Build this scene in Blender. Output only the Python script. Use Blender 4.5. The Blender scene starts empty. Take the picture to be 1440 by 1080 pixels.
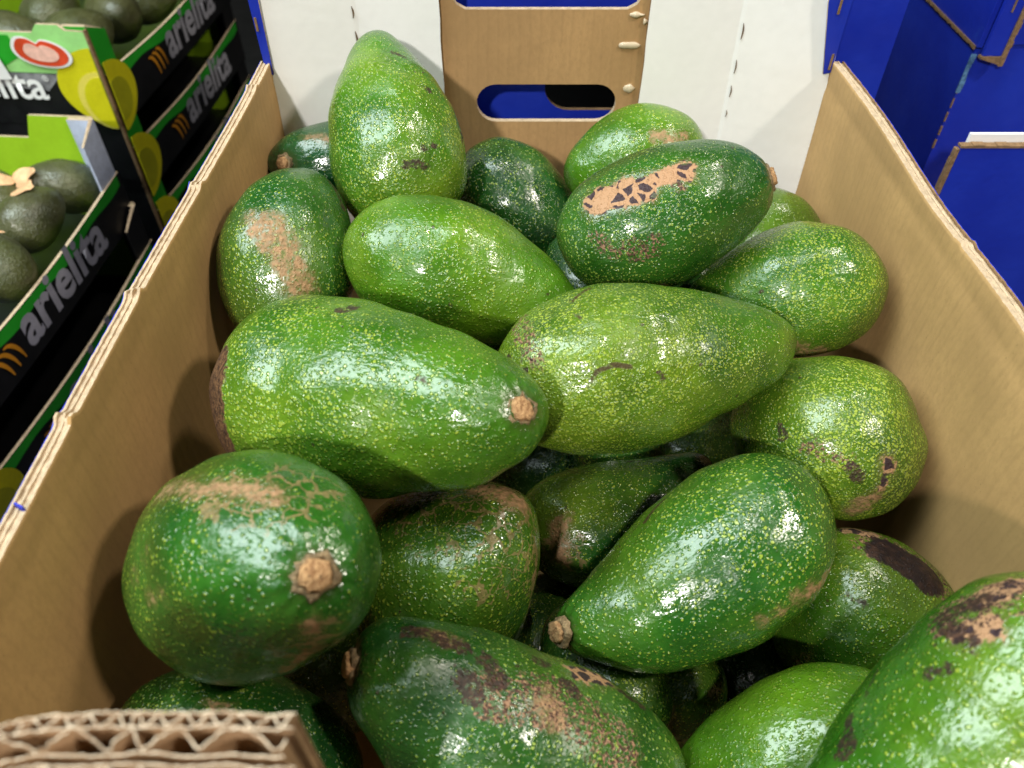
import bpy, bmesh, math, random
import numpy as np
from mathutils import Vector, Matrix, noise as mnoise

# ------------------------------------------------------------------ camera, world, lamps, exposure
scene = bpy.context.scene
COL = scene.collection
cam_data = bpy.data.cameras.new('camera')
cam = bpy.data.objects.new('camera', cam_data)
COL.objects.link(cam)
cam.location = (0, 0, 0)
cam.rotation_euler = (math.radians(90 - 46.2), 0, 0)
cam_data.sensor_fit = 'HORIZONTAL'
cam_data.sensor_width = 36.0
cam_data.lens = 27.25
cam_data.clip_start = 0.01
cam_data.clip_end = 50
cam_data.dof.use_dof = True
cam_data.dof.focus_distance = 0.39
cam_data.dof.aperture_fstop = 11.0
scene.camera = cam

world = bpy.data.worlds.new('World')
scene.world = world
world.use_nodes = True
bg = world.node_tree.nodes['Background']
bg.inputs['Color'].default_value = (0.80, 0.90, 1.0, 1)
bg.inputs['Strength'].default_value = 0.015


def area_lamp(name, loc, target, sx, sy, power, color, shape='RECTANGLE', spread=180):
    d = bpy.data.lights.new(name, 'AREA')
    d.shape = shape
    d.size = sx
    if shape in ('RECTANGLE', 'ELLIPSE'):
        d.size_y = sy
    d.energy = power
    d.color = color
    d.spread = math.radians(spread)
    o = bpy.data.objects.new(name, d)
    COL.objects.link(o)
    o.location = loc
    o.rotation_euler = (Vector(target) - Vector(loc)).to_track_quat('-Z', 'Y').to_euler()
    return o


# long cool ceiling panel above and to the left, small shop spotlights overhead and behind
area_lamp('ceiling_panel_lamp', (-0.90, 0.30, 1.10), (0.0, 0.27, -0.27), 0.85, 1.5, 42.0, (0.85, 0.98, 0.98))
area_lamp('track_spot_lamp', (0.10, 0.30, 1.70), (0.03, 0.25, -0.28), 0.05, 0.05, 6.0, (1.0, 0.95, 0.86), 'DISK')
area_lamp('track_spot_lamp', (-0.55, -1.30, 0.95), (0.03, 0.45, -0.22), 0.11, 0.11, 28.0, (1.0, 0.96, 0.90), 'DISK')
area_lamp('track_spot_lamp', (1.00, -0.15, 0.95), (0.0, 0.25, -0.28), 0.14, 0.14, 12.0, (1.0, 0.91, 0.78), 'DISK')
area_lamp('track_spot_lamp', (0.80, 0.65, 1.15), (0.0, 0.2, -0.28), 0.14, 0.14, 7.0, (1.0, 0.91, 0.78), 'DISK')

scene.view_settings.view_transform = 'Standard'
scene.view_settings.look = 'None'
scene.view_settings.exposure = 0.04
scene.view_settings.gamma = 1.0
scene.view_settings.use_curve_mapping = False

scene.cycles.use_adaptive_sampling = True
scene.cycles.adaptive_threshold = 0.02
scene.cycles.max_bounces = 6
scene.cycles.diffuse_bounces = 3
scene.cycles.glossy_bounces = 2
scene.cycles.caustics_reflective = False
scene.cycles.caustics_refractive = False

# ------------------------------------------------------------------ helpers


def tag(o, label=None, cat=None, group=None, kind=None):
    if label:
        o['label'] = label
    if cat:
        o['category'] = cat
    if group:
        o['group'] = group
    if kind:
        o['kind'] = kind
    return o


PM = {}


def thing(name, loc, rotz=0.0, label=None, cat=None, group=None):
    o = bpy.data.objects.new(name, None)
    o.empty_display_size = 0.02
    COL.objects.link(o)
    o.location = loc
    o.rotation_euler = (0, 0, rotz)
    PM[o] = Matrix.Translation(Vector(loc)) @ Matrix.Rotation(rotz, 4, 'Z')
    return tag(o, label, cat, group)


def link(name, mesh, mats, parent=None, world_coords=False, smooth=False):
    """one mesh object; world_coords meshes are moved into the parent's frame"""
    o = bpy.data.objects.new(name, mesh)
    COL.objects.link(o)
    for m in (mats if isinstance(mats, (list, tuple)) else [mats]):
        mesh.materials.append(m)
    if parent is not None:
        o.parent = parent
        top = parent if parent in PM else parent.parent
        if world_coords and top in PM:
            mesh.transform(PM[top].inverted())
    if smooth:
        mesh.polygons.foreach_set('use_smooth', [True] * len(mesh.polygons))
    return o


def bm_mesh(bm, name):
    bmesh.ops.recalc_face_normals(bm, faces=bm.faces)
    me = bpy.data.meshes.new(name)
    bm.to_mesh(me)
    bm.free()
    return me


def add_box(bm, x0, x1, y0, y1, z0, z1, mi=0):
    v = [bm.verts.new(p) for p in ((x0, y0, z0), (x1, y0, z0), (x1, y1, z0), (x0, y1, z0),
                                   (x0, y0, z1), (x1, y0, z1), (x1, y1, z1), (x0, y1, z1))]
    fs = []
    for idx in ((0, 3, 2, 1), (4, 5, 6, 7), (0, 1, 5, 4), (1, 2, 6, 5), (2, 3, 7, 6), (3, 0, 4, 7)):
        f = bm.faces.new([v[i] for i in idx])
        f.material_index = mi
        fs.append(f)
    return fs


def plate(name, outline, holes, thick, frame, mats=None, parent=None, rough=0.0, seed=0):
    """a flat sheet cut to an outline with holes; frame = (origin, u axis, v axis); materials front/back/edge"""
    rnd = random.Random(seed)
    cu = bpy.data.curves.new(name, 'CURVE')
    cu.dimensions = '2D'
    cu.fill_mode = 'BOTH'
    cu.extrude = thick / 2
    for loop in [outline] + list(holes):
        pts = loop
        if rough:
            pts = []
            for i, p in enumerate(loop):
                q = loop[(i + 1) % len(loop)]
                L = math.hypot(q[0] - p[0], q[1] - p[1])
                n = max(1, int(L / 0.0025))
                for k in range(n):
                    t = k / n
                    pts.append((p[0] + (q[0] - p[0]) * t + rnd.uniform(-rough, rough),
                                p[1] + (q[1] - p[1]) * t + rnd.uniform(-rough, rough)))
        s = cu.splines.new('POLY')
        s.points.add(len(pts) - 1)
        for sp, p in zip(s.points, pts):
            sp.co = (p[0], p[1], 0, 1)
        s.use_cyclic_u = True
    return curve_plate(name, cu, frame, mats, parent)


def curve_plate(name, cu, frame, mats, parent, keep_local=False):
    tmp = bpy.data.objects.new('tmp', cu)
    COL.objects.link(tmp)
    dg = bpy.context.evaluated_depsgraph_get()
    me = bpy.data.meshes.new_from_object(tmp.evaluated_get(dg))
    bpy.data.objects.remove(tmp)
    bpy.data.curves.remove(cu)
    o_, u, v = (Vector(a) for a in frame)
    n = u.cross(v)
    me.materials.clear()
    mi = []
    for p in me.polygons:
        nz = p.normal.z
        mi.append(0 if nz > 0.5 else (1 if nz < -0.5 else 2))
    M4 = Matrix(((u.x, v.x, n.x, o_.x), (u.y, v.y, n.y, o_.y), (u.z, v.z, n.z, o_.z), (0, 0, 0, 1)))
    me.transform(M4)
    me.name = name
    if not isinstance(mats, (list, tuple)):
        mats = [mats] * 3
    me.polygons.foreach_set('material_index', mi)
    return link(name, me, mats, parent, world_coords=False)


def text_part(name, body, frame, width, thick, mat, parent, bold=0.02, shear=0.0):
    cu = bpy.data.curves.new(name, 'FONT')
    cu.body = body
    cu.size = 1.0
    cu.offset = bold
    cu.shear = shear
    cu.resolution_u = 3
    cu.fill_mode = 'BOTH'
    tmp = bpy.data.objects.new('tmp', cu)
    COL.objects.link(tmp)
    dg = bpy.context.evaluated_depsgraph_get()
    me = bpy.data.meshes.new_from_object(tmp.evaluated_get(dg))
    bpy.data.objects.remove(tmp)
    xs = [v.co.x for v in me.vertices]
    sc = width / (max(xs) - min(xs))
    x0 = min(xs)
    o_, u, v = (Vector(a) for a in frame)
    n = u.cross(v)
    M4 = Matrix(((u.x, v.x, n.x, o_.x), (u.y, v.y, n.y, o_.y), (u.z, v.z, n.z, o_.z), (0, 0, 0, 1)))
    me.transform(M4 @ Matrix.Scale(sc, 4) @ Matrix.Translation((-x0, 0, 0)))
    me.materials.clear()
    return link(name, me, mat, parent)


def stadium(x0, x1, z0, z1, n=10):
    r = (z1 - z0) / 2
    zc = (z0 + z1) / 2
    pts = []
    for i in range(n + 1):
        a = -math.pi / 2 + math.pi * i / n
        pts.append((x1 - r + r * math.cos(a), zc + r * math.sin(a)))
    for i in range(n + 1):
        a = math.pi / 2 + math.pi * i / n
        pts.append((x0 + r + r * math.cos(a), zc + r * math.sin(a)))
    return pts


# ------------------------------------------------------------------ materials


class NT:
    def __init__(self, name):
        self.m = bpy.data.materials.new(name)
        self.m.use_nodes = True
        self.t = self.m.node_tree
        self.b = self.t.nodes['Principled BSDF']

    def n(self, kind, **kw):
        nd = self.t.nodes.new(kind)
        for k, v in kw.items():
            setattr(nd, k, v)
        return nd

    def put(self, sock, val):
        if isinstance(val, bpy.types.NodeSocket):
            self.t.links.new(val, sock)
        else:
            sock.default_value = val

    def math(self, op, a, b=None, c=None, clamp=False):
        nd = self.n('ShaderNodeMath', operation=op, use_clamp=clamp)
        for i, v in enumerate((a, b, c)):
            if v is not None:
                self.put(nd.inputs[i], v)
        return nd.outputs[0]

    def vmath(self, op, a, b=None):
        nd = self.n('ShaderNodeVectorMath', operation=op)
        self.put(nd.inputs[0], a)
        if b is not None:
            self.put(nd.inputs['Scale'] if op == 'SCALE' else nd.inputs[1], b)
        return nd.outputs[0]

    def step(self, val, lo, hi, a=0.0, b=1.0):
        nd = self.n('ShaderNodeMapRange', interpolation_type='SMOOTHSTEP')
        for i, v in enumerate((val, lo, hi, a, b)):
            self.put(nd.inputs[i], v)
        return nd.outputs[0]

    def mix(self, fac, a, b):
        nd = self.n('ShaderNodeMix', data_type='RGBA')
        self.put(nd.inputs[0], fac)
        for s, v in ((nd.inputs[6], a), (nd.inputs[7], b)):
            self.put(s, v if isinstance(v, bpy.types.NodeSocket) else (*v, 1)[:4])
        return nd.outputs[2]

    def noise(self, vec, scale, detail=2.0, rough=0.5, out=0):
        nd = self.n('ShaderNodeTexNoise')
        self.put(nd.inputs['Vector'], vec)
        nd.inputs['Scale'].default_value = scale
        nd.inputs['Detail'].default_value = detail
        nd.inputs['Roughness'].default_value = rough
        return nd.outputs[out]

    def vor(self, vec, scale, feature='F1', rnd=1.0):
        nd = self.n('ShaderNodeTexVoronoi', feature=feature)
        self.put(nd.inputs['Vector'], vec)
        nd.inputs['Scale'].default_value = scale
        nd.inputs['Randomness'].default_value = rnd
        return nd

    def attr(self, name):
        return self.n('ShaderNodeAttribute', attribute_name=name).outputs['Fac']

    def bump(self, height, dist, strength=1.0):
        nd = self.n('ShaderNodeBump')
        self.put(nd.inputs['Height'], height)
        nd.inputs['Distance'].default_value = dist
        nd.inputs['Strength'].default_value = strength
        self.put(self.b.inputs['Normal'], nd.outputs[0])

    def obj(self, off=None):
        o = self.n('ShaderNodeTexCoord').outputs['Object']
        return self.vmath('ADD', o, off) if off else o


def plain(name, color, rough=0.6, var=0.12, scale=40, spec=0.4, bumpd=0.0):
    """painted or printed stock: one colour with slight unevenness"""
    g = NT(name)
    o = g.obj()
    f = g.noise(o, scale, 4, 0.6)
    f2 = g.noise(o, scale * 9, 2)
    f = g.math('ADD', f, g.math('MULTIPLY', f2, 0.4))
    lo = tuple(c * (1 - var) for c in color)
    hi = tuple(min(1, c * (1 + var)) for c in color)
    g.put(g.b.inputs['Base Color'], g.mix(g.step(f, 0.4, 1.0), lo, hi))
    g.put(g.b.inputs['Roughness'], g.step(f, 0.3, 1.1, rough - 0.08, rough + 0.08))
    g.b.inputs['Specular IOR Level'].default_value = spec
    if bumpd:
        g.bump(f2, bumpd)
    return g.m


def kraft(name, color=(0.49, 0.298, 0.124), flute=True, axis='Y', dark=1.0):
    g = NT(name)
    o = g.obj()
    fib = g.noise(g.vmath('MULTIPLY', o, (1.0, 1.0, 0.6)), 420, 3, 0.65)
    blot = g.noise(o, 14, 4, 0.6)
    w = g.n('ShaderNodeTexWave', bands_direction=axis)
    g.put(w.inputs['Vector'], g.vmath('ADD', o, g.vmath('SCALE', g.noise(o, 30, 2, out=1), 0.0035)))
    w.inputs['Scale'].default_value = 47
    w.inputs['Distortion'].default_value = 0.4
    w.inputs['Detail'].default_value = 2
    wv = g.step(w.outputs['Fac'], 0.72, 1.0)
    wv = g.math('MULTIPLY', wv, g.noise(o, 22, 3))
    base = g.mix(g.step(blot, 0.3, 0.75), tuple(c * 0.80 for c in color), tuple(c * 1.06 for c in color))
    base = g.mix(g.math('MULTIPLY', g.step(fib, 0.35, 0.75), 0.35), base, tuple(c * 0.68 for c in color))
    if flute:
        base = g.mix(g.math('MULTIPLY', wv, 0.22), base, tuple(c * 0.55 for c in color))
    sp = g.noise(o, 900, 2)
    base = g.mix(g.math('MULTIPLY', g.step(sp, 0.70, 0.78), 0.5), base, (0.13, 0.075, 0.04))
    g.put(g.b.inputs['Base Color'], base)
    g.b.inputs['Roughness'].default_value = 0.72
    g.b.inputs['Specular IOR Level'].default_value = 0.25
    h = g.math('ADD', g.math('MULTIPLY', fib, 0.35), g.math('MULTIPLY', w.outputs['Fac'], 0.18 if flute else 0.0))
    g.bump(h, 0.00028)
    return g.m


def blue_stock(name):
    g = NT(name)
    o = g.obj()
    f = g.noise(o, 9, 4, 0.6)
    f2 = g.noise(o, 60, 5, 0.7)
    base = g.mix(g.step(f, 0.3, 0.75), (0.009, 0.024, 0.36), (0.015, 0.042, 0.47))
    base = g.mix(g.math('MULTIPLY', g.step(f2, 0.66, 0.80), 0.35), base, (0.03, 0.10, 0.46))
    g.put(g.b.inputs['Base Color'], base)
    g.put(g.b.inputs['Roughness'], g.step(f2, 0.3, 0.7, 0.38, 0.52))
    g.b.inputs['Specular IOR Level'].default_value = 0.35
    g.bump(g.noise(o, 180, 3), 0.0002)
    return g.m


M_KRAFT = kraft('kraft_liner')
M_KRAFTX = kraft('kraft_liner_end', axis='X', color=(0.50, 0.30, 0.135))
M_EDGE = plain('torn_kraft_edge', (0.56, 0.43, 0.29), 0.85, 0.25, 260, 0.15, 0.0004)
M_EDGE_L = plain('pale_kraft_edge', (0.52, 0.40, 0.27), 0.85, 0.2, 300, 0.15, 0.0004)
M_EDGE_D = plain('brown_kraft_edge', (0.25, 0.155, 0.08), 0.85, 0.35, 300, 0.15, 0.0004)
M_FLAP = plain('pale_flap_edge', (0.68, 0.56, 0.42), 0.85, 0.25, 300, 0.15, 0.0004)
M_FLUTE = plain('flute_paper', (0.42, 0.27, 0.15), 0.8, 0.2, 120, 0.2)
M_WHITE = plain('white_liner', (0.92, 0.91, 0.895), 0.55, 0.03, 20, 0.3, 0.0001)
M_SLIT = plain('perforation_slit', (0.16, 0.11, 0.07), 0.9, 0.3, 200, 0.1)
M_BLUE = blue_stock('blue_liner')
M_GLUE = plain('hot_glue', (0.60, 0.49, 0.34), 0.22, 0.08, 60, 0.5)
M_CREAMW = plain('white_paper', (0.82, 0.82, 0.80), 0.6, 0.05, 40)
M_BLACK = plain('black_print_and_shade', (0.008, 0.008, 0.009), 0.4, 0.3, 30)
M_GREEN = plain('green_print', (0.02, 0.34, 0.02), 0.45, 0.1, 30)
M_GREEN_P = plain('pale_green_print', (0.33, 0.68, 0.22), 0.45, 0.12, 20)
M_LIME = plain('lime_print', (0.36, 0.62, 0.02), 0.5, 0.08, 30)
M_GREYP = plain('grey_print', (0.22, 0.22, 0.23), 0.5, 0.5, 60)
M_YELLOW = plain('yellow_flesh_print', (0.62, 0.58, 0.01), 0.45, 0.1, 30)
M_YELLOW_P = plain('pale_flesh_print', (0.74, 0.64, 0.10), 0.45, 0.1, 30)
M_PIT = plain('pit_hollow_print', (0.36, 0.36, 0.01), 0.45, 0.15, 40)
M_ORANGE = plain('orange_print', (0.60, 0.25, 0.015), 0.45, 0.15, 40)
M_LETTER = plain('silver_lettering', (0.36, 0.36, 0.41), 0.45, 0.15, 40)
M_LETTER_W = plain('white_lettering', (0.86, 0.86, 0.84), 0.45, 0.05, 40)
M_RED = plain('red_sticker_print', (0.66, 0.07, 0.025), 0.35, 0.2, 60)
M_PINK = plain('pink_sticker_print', (0.85, 0.50, 0.40), 0.35, 0.2, 120)
M_PEACH = plain('peach_sticker', (0.82, 0.46, 0.25), 0.5, 0.35, 90)
M_INSIDE_SHADE = plain('painted_inside_shade', (0.012, 0.010, 0.010), 0.8, 0.3, 20)  # near-black colour stands in for the shade inside the closed blue box
M_STAND = plain('charcoal_shelf', (0.03, 0.03, 0.032), 0.7, 0.3, 10)
M_FLOOR = plain('grey_shop_floor', (0.025, 0.024, 0.023), 0.5, 0.2, 4)
M_PALEBLUE = plain('pale_blue_print', (0.50, 0.56, 0.70), 0.5, 0.2, 40)
M_PENCIL = plain('blue_pen_mark', (0.02, 0.03, 0.45), 0.5, 0.1, 40)


def stem_mat(name, a, b, c):
    g = NT(name)
    o = g.obj()
    f = g.noise(o, 500, 4, 0.65)
    base = g.mix(g.step(f, 0.35, 0.65), a, b)
    base = g.mix(g.step(g.noise(o, 900, 3), 0.6, 0.72), base, c)
    g.put(g.b.inputs['Base Color'], base)
    g.b.inputs['Roughness'].default_value = 0.75
    g.bump(f, 0.0012)
    return g.m


M_COLLAR = stem_mat('stem_collar', (0.13, 0.085, 0.04), (0.27, 0.19, 0.095), (0.10, 0.09, 0.025))
M_BUTTON = stem_mat('stem_button', (0.26, 0.13, 0.05), (0.46, 0.27, 0.12), (0.10, 0.05, 0.02))


def skin(name, dark, light, dot, dens, scale, seed, kinds, yellow=0.3, rough=0.27, bumpk=1.0, dot_mix=0.62):
    g = NT(name)
    rnd = random.Random(seed)
    raw = g.obj()
    o = g.vmath('ADD', raw, (rnd.uniform(0, 5), rnd.uniform(0, 5), rnd.uniform(0, 5)))
    axial = g.attr('axial')           # 0 at the stem, 1 at the blossom end
    stemd = g.attr('stem_mm')         # distance from the stem in mm
    warp = g.vmath('ADD', o, g.vmath('SCALE', g.noise(o, 420, 2, out=1), 0.0021))
    n1 = g.noise(o, 26, 4, 0.6)
    dark, light = tuple(c * f for c, f in zip(dark, (0.70, 0.80, 0.70))), tuple(c * f for c, f in zip(light, (0.74, 0.82, 0.72)))
    base = g.mix(g.step(n1, 0.32, 0.7), dark, light)
    n2 = g.noise(o, 15, 3, 0.55)
    yl = g.math('MULTIPLY', g.step(g.math('ADD', n2, g.math('MULTIPLY', axial, 0.22)), 0.5, 0.85), yellow)
    base = g.mix(yl, base, (0.20, 0.30, 0.015))
    mot = g.noise(o, 330, 3, 0.6)
    base = g.mix(g.math('MULTIPLY', g.step(mot, 0.45, 0.75), 0.35), base, tuple(c * 0.55 for c in dark))
    # lenticels: pale raised dots, denser towards the blossom end
    scale *= 1.85
    v1 = g.vor(warp, scale)
    sep = g.n('ShaderNodeSeparateColor')
    g.put(sep.inputs[0], v1.outputs['Color'])
    big = g.noise(o, 40, 2)
    den = g.math('MULTIPLY', g.step(axial, 0.0, 0.7, 0.75, 1.15), g.step(big, 0.25, 0.7, 0.8, 1.25))
    den = g.math('MULTIPLY', den, dens * 0.93)
    den = g.math('MULTIPLY', den, g.step(stemd, 5.0, 16.0, 0.0, 1.0))
    rad = g.math('MULTIPLY', g.step(sep.outputs[0], 0.05, 1.0, 0.11, 0.36), den)
    dd = g.math('SUBTRACT', rad, v1.outputs['Distance'])
    m1 = g.step(dd, -0.05, 0.05)
    v2 = g.vor(g.vmath('ADD', warp, (1.7, 3.1, 0.4)), scale * 1.6)
    sep2 = g.n('ShaderNodeSeparateColor')
    g.put(sep2.inputs[0], v2.outputs['Color'])
    rad2 = g.math('MULTIPLY', g.step(sep2.outputs[1], 0.15, 1.0, 0.04, 0.32), den)
    m2 = g.step(g.math('SUBTRACT', rad2, v2.outputs['Distance']), -0.06, 0.06)
    dots = g.math('MAXIMUM', m1, g.math('MULTIPLY', m2, 0.7))
    halo = g.step(dd, -0.28, 0.05)
    base = g.mix(g.math('MULTIPLY', halo, 0.05), base, dot)
    base = g.mix(g.math('MULTIPLY', dots, dot_mix), base, dot)
    # height: pebbled leather, lenticels, shallow wrinkles
    wr = g.noise(g.vmath('MULTIPLY', o, (1.0, 1.0, 0.5)), 230, 3, 0.6)
    h = g.math('ADD', g.math('MULTIPLY', halo, 0.34), g.math('MULTIPLY', wr, 0.75))
    h = g.math('ADD', h, g.math('MULTIPLY', g.noise(o, 60, 1), 1.0))
    r = g.step(g.noise(o, 34, 4, 0.65), 0.36, 0.68, rough - 0.11, rough + 0.05)
    spec = 0.8
    nP = g.math('MULTIPLY', g.math('SUBTRACT', g.noise(o, 240, 5, 0.65), 0.5), 13.0)
    nL = g.math('MULTIPLY', g.math('SUBTRACT', g.noise(o, 90, 3, 0.6), 0.5), 9.0)
    nn = g.math('ADD', nP, nL)
    TANA, TANB = (0.40, 0.225, 0.12), (0.24, 0.14, 0.07)
    tanc = g.mix(g.step(g.noise(o, 420, 3), 0.35, 0.65), TANA, TANB)
    DARKC = (0.030, 0.017, 0.016)

    def over(mask, color, rr, dh):
        nonlocal base, r, spec
        base = g.mix(mask, base, color)
        mm = g.n('ShaderNodeMix', data_type='FLOAT')
        g.put(mm.inputs[0], mask)
        g.put(mm.inputs[2], r)
        mm.inputs[3].default_value = rr
        r = mm.outputs[0]
        ms = g.n('ShaderNodeMix', data_type='FLOAT')
        g.put(ms.inputs[0], mask)
        g.put(ms.inputs[2], spec)
        ms.inputs[3].default_value = 0.22
        spec = ms.outputs[0]

    for kd in ('tan', 'lat'):
        if kd in kinds:
            hm = g.step(g.math('ADD', g.attr(kd), g.math('MULTIPLY', nn, 1.1)), -4.5, 1.0)
            base = g.mix(g.math('MULTIPLY', hm, 0.45), base, (0.13, 0.11, 0.035))
    base = g.mix(g.step(stemd, 11.0, 6.0, 0.0, 0.6), base, (0.035, 0.045, 0.010))
    if 'rot' in kinds:
        m = g.step(g.math('ADD', g.attr('rot'), g.math('MULTIPLY', nn, 0.8)), -0.5, 1.0)
        rc = g.mix(g.step(g.noise(g.vmath('MULTIPLY', o, (1, 1, 3)), 400, 4, 0.7), 0.4, 0.62), (0.035, 0.017, 0.009), (0.15, 0.075, 0.032))
        over(m, rc, 0.95, 0.3)
    if 'web' in kinds:
        e = g.vor(g.vmath('ADD', o, g.vmath('SCALE', g.noise(o, 130, 3, out=1), 0.012)), 130, 'DISTANCE_TO_EDGE')
        thick = g.step(g.noise(o, 60, 3), 0.35, 0.7, 0.008, 0.11)
        line = g.step(g.math('SUBTRACT', thick, e.outputs['Distance']), -0.02, 0.02)
        m = g.math('MULTIPLY', line, g.step(g.math('ADD', g.attr('web'), nn), -1.5, 2.0))
        over(g.math('MULTIPLY', m, 0.5), tanc, 0.5, 0.2)
    if 'tan' in kinds:
        m = g.step(g.math('ADD', g.attr('tan'), g.math('MULTIPLY', nn, 1.25)), -1.2, 3.2)
        m = g.math('MULTIPLY', m, g.step(g.noise(o, 330, 4, 0.7), 0.33, 0.56))
        over(g.math('MULTIPLY', m, 0.9), tanc, 0.62, 0.15)
    if 'lat' in kinds:
        m = g.step(g.math('ADD', g.attr('lat'), g.math('MULTIPLY', nn, 0.8)), -0.5, 1.2)
        wv = g.vmath('ADD', o, g.vmath('SCALE', g.noise(o, 300, 2, out=1), 0.003))
        e = g.vor(wv, 160, 'DISTANCE_TO_EDGE')
        cell = g.vor(wv, 160)
        cs = g.n('ShaderNodeSeparateColor')
        g.put(cs.inputs[0], cell.outputs['Color'])
        isl = g.math('MULTIPLY', g.step(e.outputs['Distance'], 0.10, 0.16), g.step(cs.outputs[0], 0.10, 0.14))
        over(m, g.mix(isl, TANA, (0.045, 0.026, 0.030)), 0.5, 0.1)
    if 'crk' in kinds:
        m = g.step(g.math('ADD', g.attr('crk'), nn), -1.0, 1.5)
        sp = g.noise(o, 520, 3, 0.7)
        m = g.math('MULTIPLY', m, g.step(sp, 0.47, 0.56))
        over(m, g.mix(g.step(g.noise(o, 800, 2), 0.45, 0.6), (0.06, 0.03, 0.02), (0.30, 0.17, 0.10)), 0.6, 0.15)
    if 'blk' in kinds:
        m = g.step(g.math('ADD', g.attr('blk'), g.math('MULTIPLY', nn, 0.7)), -0.8, 1.0)
        over(m, g.mix(g.step(g.noise(o, 240, 4), 0.4, 0.7), (0.022, 0.014, 0.015), (0.05, 0.026, 0.02)), 0.42, -0.1)
    if 'dark' in kinds:
        m = g.step(g.math('ADD', g.attr('dark'), g.math('MULTIPLY', nn, 0.75)), 0.2, 1.4)
        m = g.math('MULTIPLY', m, g.step(g.noise(o, 460, 4, 0.7), 0.34, 0.52))
        over(g.math('MULTIPLY', m, 0.92), g.mix(g.step(g.noise(o, 500, 3), 0.4, 0.7), DARKC, (0.065, 0.030, 0.022)), 0.5, -0.1)
    if 'scr' in kinds:
        m = g.step(g.math('ADD', g.attr('scr'), g.math('MULTIPLY', nP, 0.05)), -0.3, 0.4)
        over(g.math('MULTIPLY', m, 0.9), (0.05, 0.025, 0.012), 0.6, -0.2)
    # tiny dark specks all over
    sk = g.vor(warp, 95)
    ss = g.n('ShaderNodeSeparateColor')
    g.put(ss.inputs[0], sk.outputs['Color'])
    m = g.math('MULTIPLY', g.step(sk.outputs['Distance'], 0.10, 0.06), g.step(ss.outputs[2], 0.72, 0.74))
    base = g.mix(g.math('MULTIPLY', m, 0.8), base, (0.04, 0.03, 0.015))
    g.put(g.b.inputs['Base Color'], base)
    g.put(g.b.inputs['Roughness'], r)
    g.put(g.b.inputs['Specular IOR Level'], spec)
    g.bump(h, 0.0008 * bumpk)
    return g.m


# ------------------------------------------------------------------ the setting
bm = bmesh.new()
add_box(bm, -4, 4, -3, 6, -0.95, -0.90)
tag(link('floor', bm_mesh(bm, 'floor'), M_FLOOR), kind='structure')
bm = bmesh.new()
add_box(bm, -0.175, 1.2, 0.02, 1.3, -0.89, -0.483)
tag(link('display_stand', bm_mesh(bm, 'display_stand'), M_STAND), kind='structure')
bm = bmesh.new()
add_box(bm, -1.2, -0.30, 0.36, 1.6, -0.89, -0.745)
tag(link('low_display_stand', bm_mesh(bm, 'low_display_stand'), M_STAND), kind='structure')

# ------------------------------------------------------------------ the open fruit box
FLOOR_Z = -0.47
RIM = -0.213
box = thing('fruit_box', (0.023, 0.27, FLOOR_Z - 0.012), 0,
            'open brown cardboard box with blue outside holding the big green avocados', 'box')
bm = bmesh.new()
add_box(bm, -0.166, 0.214, 0.05, 0.50, FLOOR_Z - 0.006, FLOOR_Z)
link('base_panel', bm_mesh(bm, 'base_panel'), M_KRAFT, box, True)


def wall(name, side, ys, layers, xin, ztop, zb, nubs, seed):
    """a side wall of layered board swept along y: layers = (offset, thickness, top recess, jitter, material)"""
    rnd = random.Random(seed)
    bm = bmesh.new()
    mats = []
    for li, (off, th, rec, jit, mat) in enumerate(layers):
        if mat not in mats:
            mats.append(mat)
        mi = mats.index(mat)
        rings = []
        for y in ys:
            zt = ztop(y) - rec + rnd.uniform(-jit, jit) * 0.6
            jx = rnd.uniform(-jit, jit) * 0.15
            for (ny, hh) in nubs:
                w = abs(y - ny) / 0.0035
                if w < 1:
                    zt += hh * (1 - w * w) * rnd.uniform(0.4, 1.0)
            zs = [zt, zt - 0.002, zt - 0.005, zt - 0.008, zt - 0.011, zt - 0.014, zt - 0.017, zt - 0.021, zt - 0.027, zt - 0.04, zt - 0.06, zt - 0.09, -0.34, -0.39, zb]
            a, b = [], []
            for z in zs:
                xi = xin(y, z)
                f = 1.0 if z > zt - 0.005 else 0.0
                a.append(bm.verts.new((xi + side * off + jx * f, y, z)))
                b.append(bm.verts.new((xi + side * (off + th) + jx * f, y, z)))
            rings.append((a, b))
        for (a0, b0), (a1, b1) in zip(rings, rings[1:]):
            for k in range(len(a0) - 1):
                for q in ((a0[k], a1[k], a1[k + 1], a0[k + 1]), (b0[k], b0[k + 1], b1[k + 1], b1[k])):
                    f = bm.faces.new(q)
                    f.material_index = mi
            f = bm.faces.new((a0[0], b0[0], b1[0], a1[0]))
            f.material_index = mi
            f = bm.faces.new((a0[-1], a1[-1], b1[-1], b0[-1]))
            f.material_index = mi
        for (a, b) in (rings[0], rings[-1]):
            for k in range(len(a) - 1):
                f = bm.faces.new((a[k], b[k], b[k + 1], a[k + 1]))
                f.material_index = mi
    # top faces of the inner liners take the torn-edge material
    bm.normal_update()
    bmesh.ops.recalc_face_normals(bm, faces=bm.faces)
    mats.append(M_EDGE_L)
    ie = len(mats) - 1
    for f in bm.faces:
        if abs(f.normal.z) > 0.75 and f.calc_center_median().z > RIM - 0.02 and mats[f.material_index] in (M_KRAFT,):
            f.material_index = ie
    for f in bm.faces:
        f.smooth = abs(f.normal.z) < 0.6 and f.material_index == 0
    return link(name, bm_mesh(bm, name), mats, box, True)


ys = [0.055 + (0.488 - 0.055) * i / 210 for i in range(211)]


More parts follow.
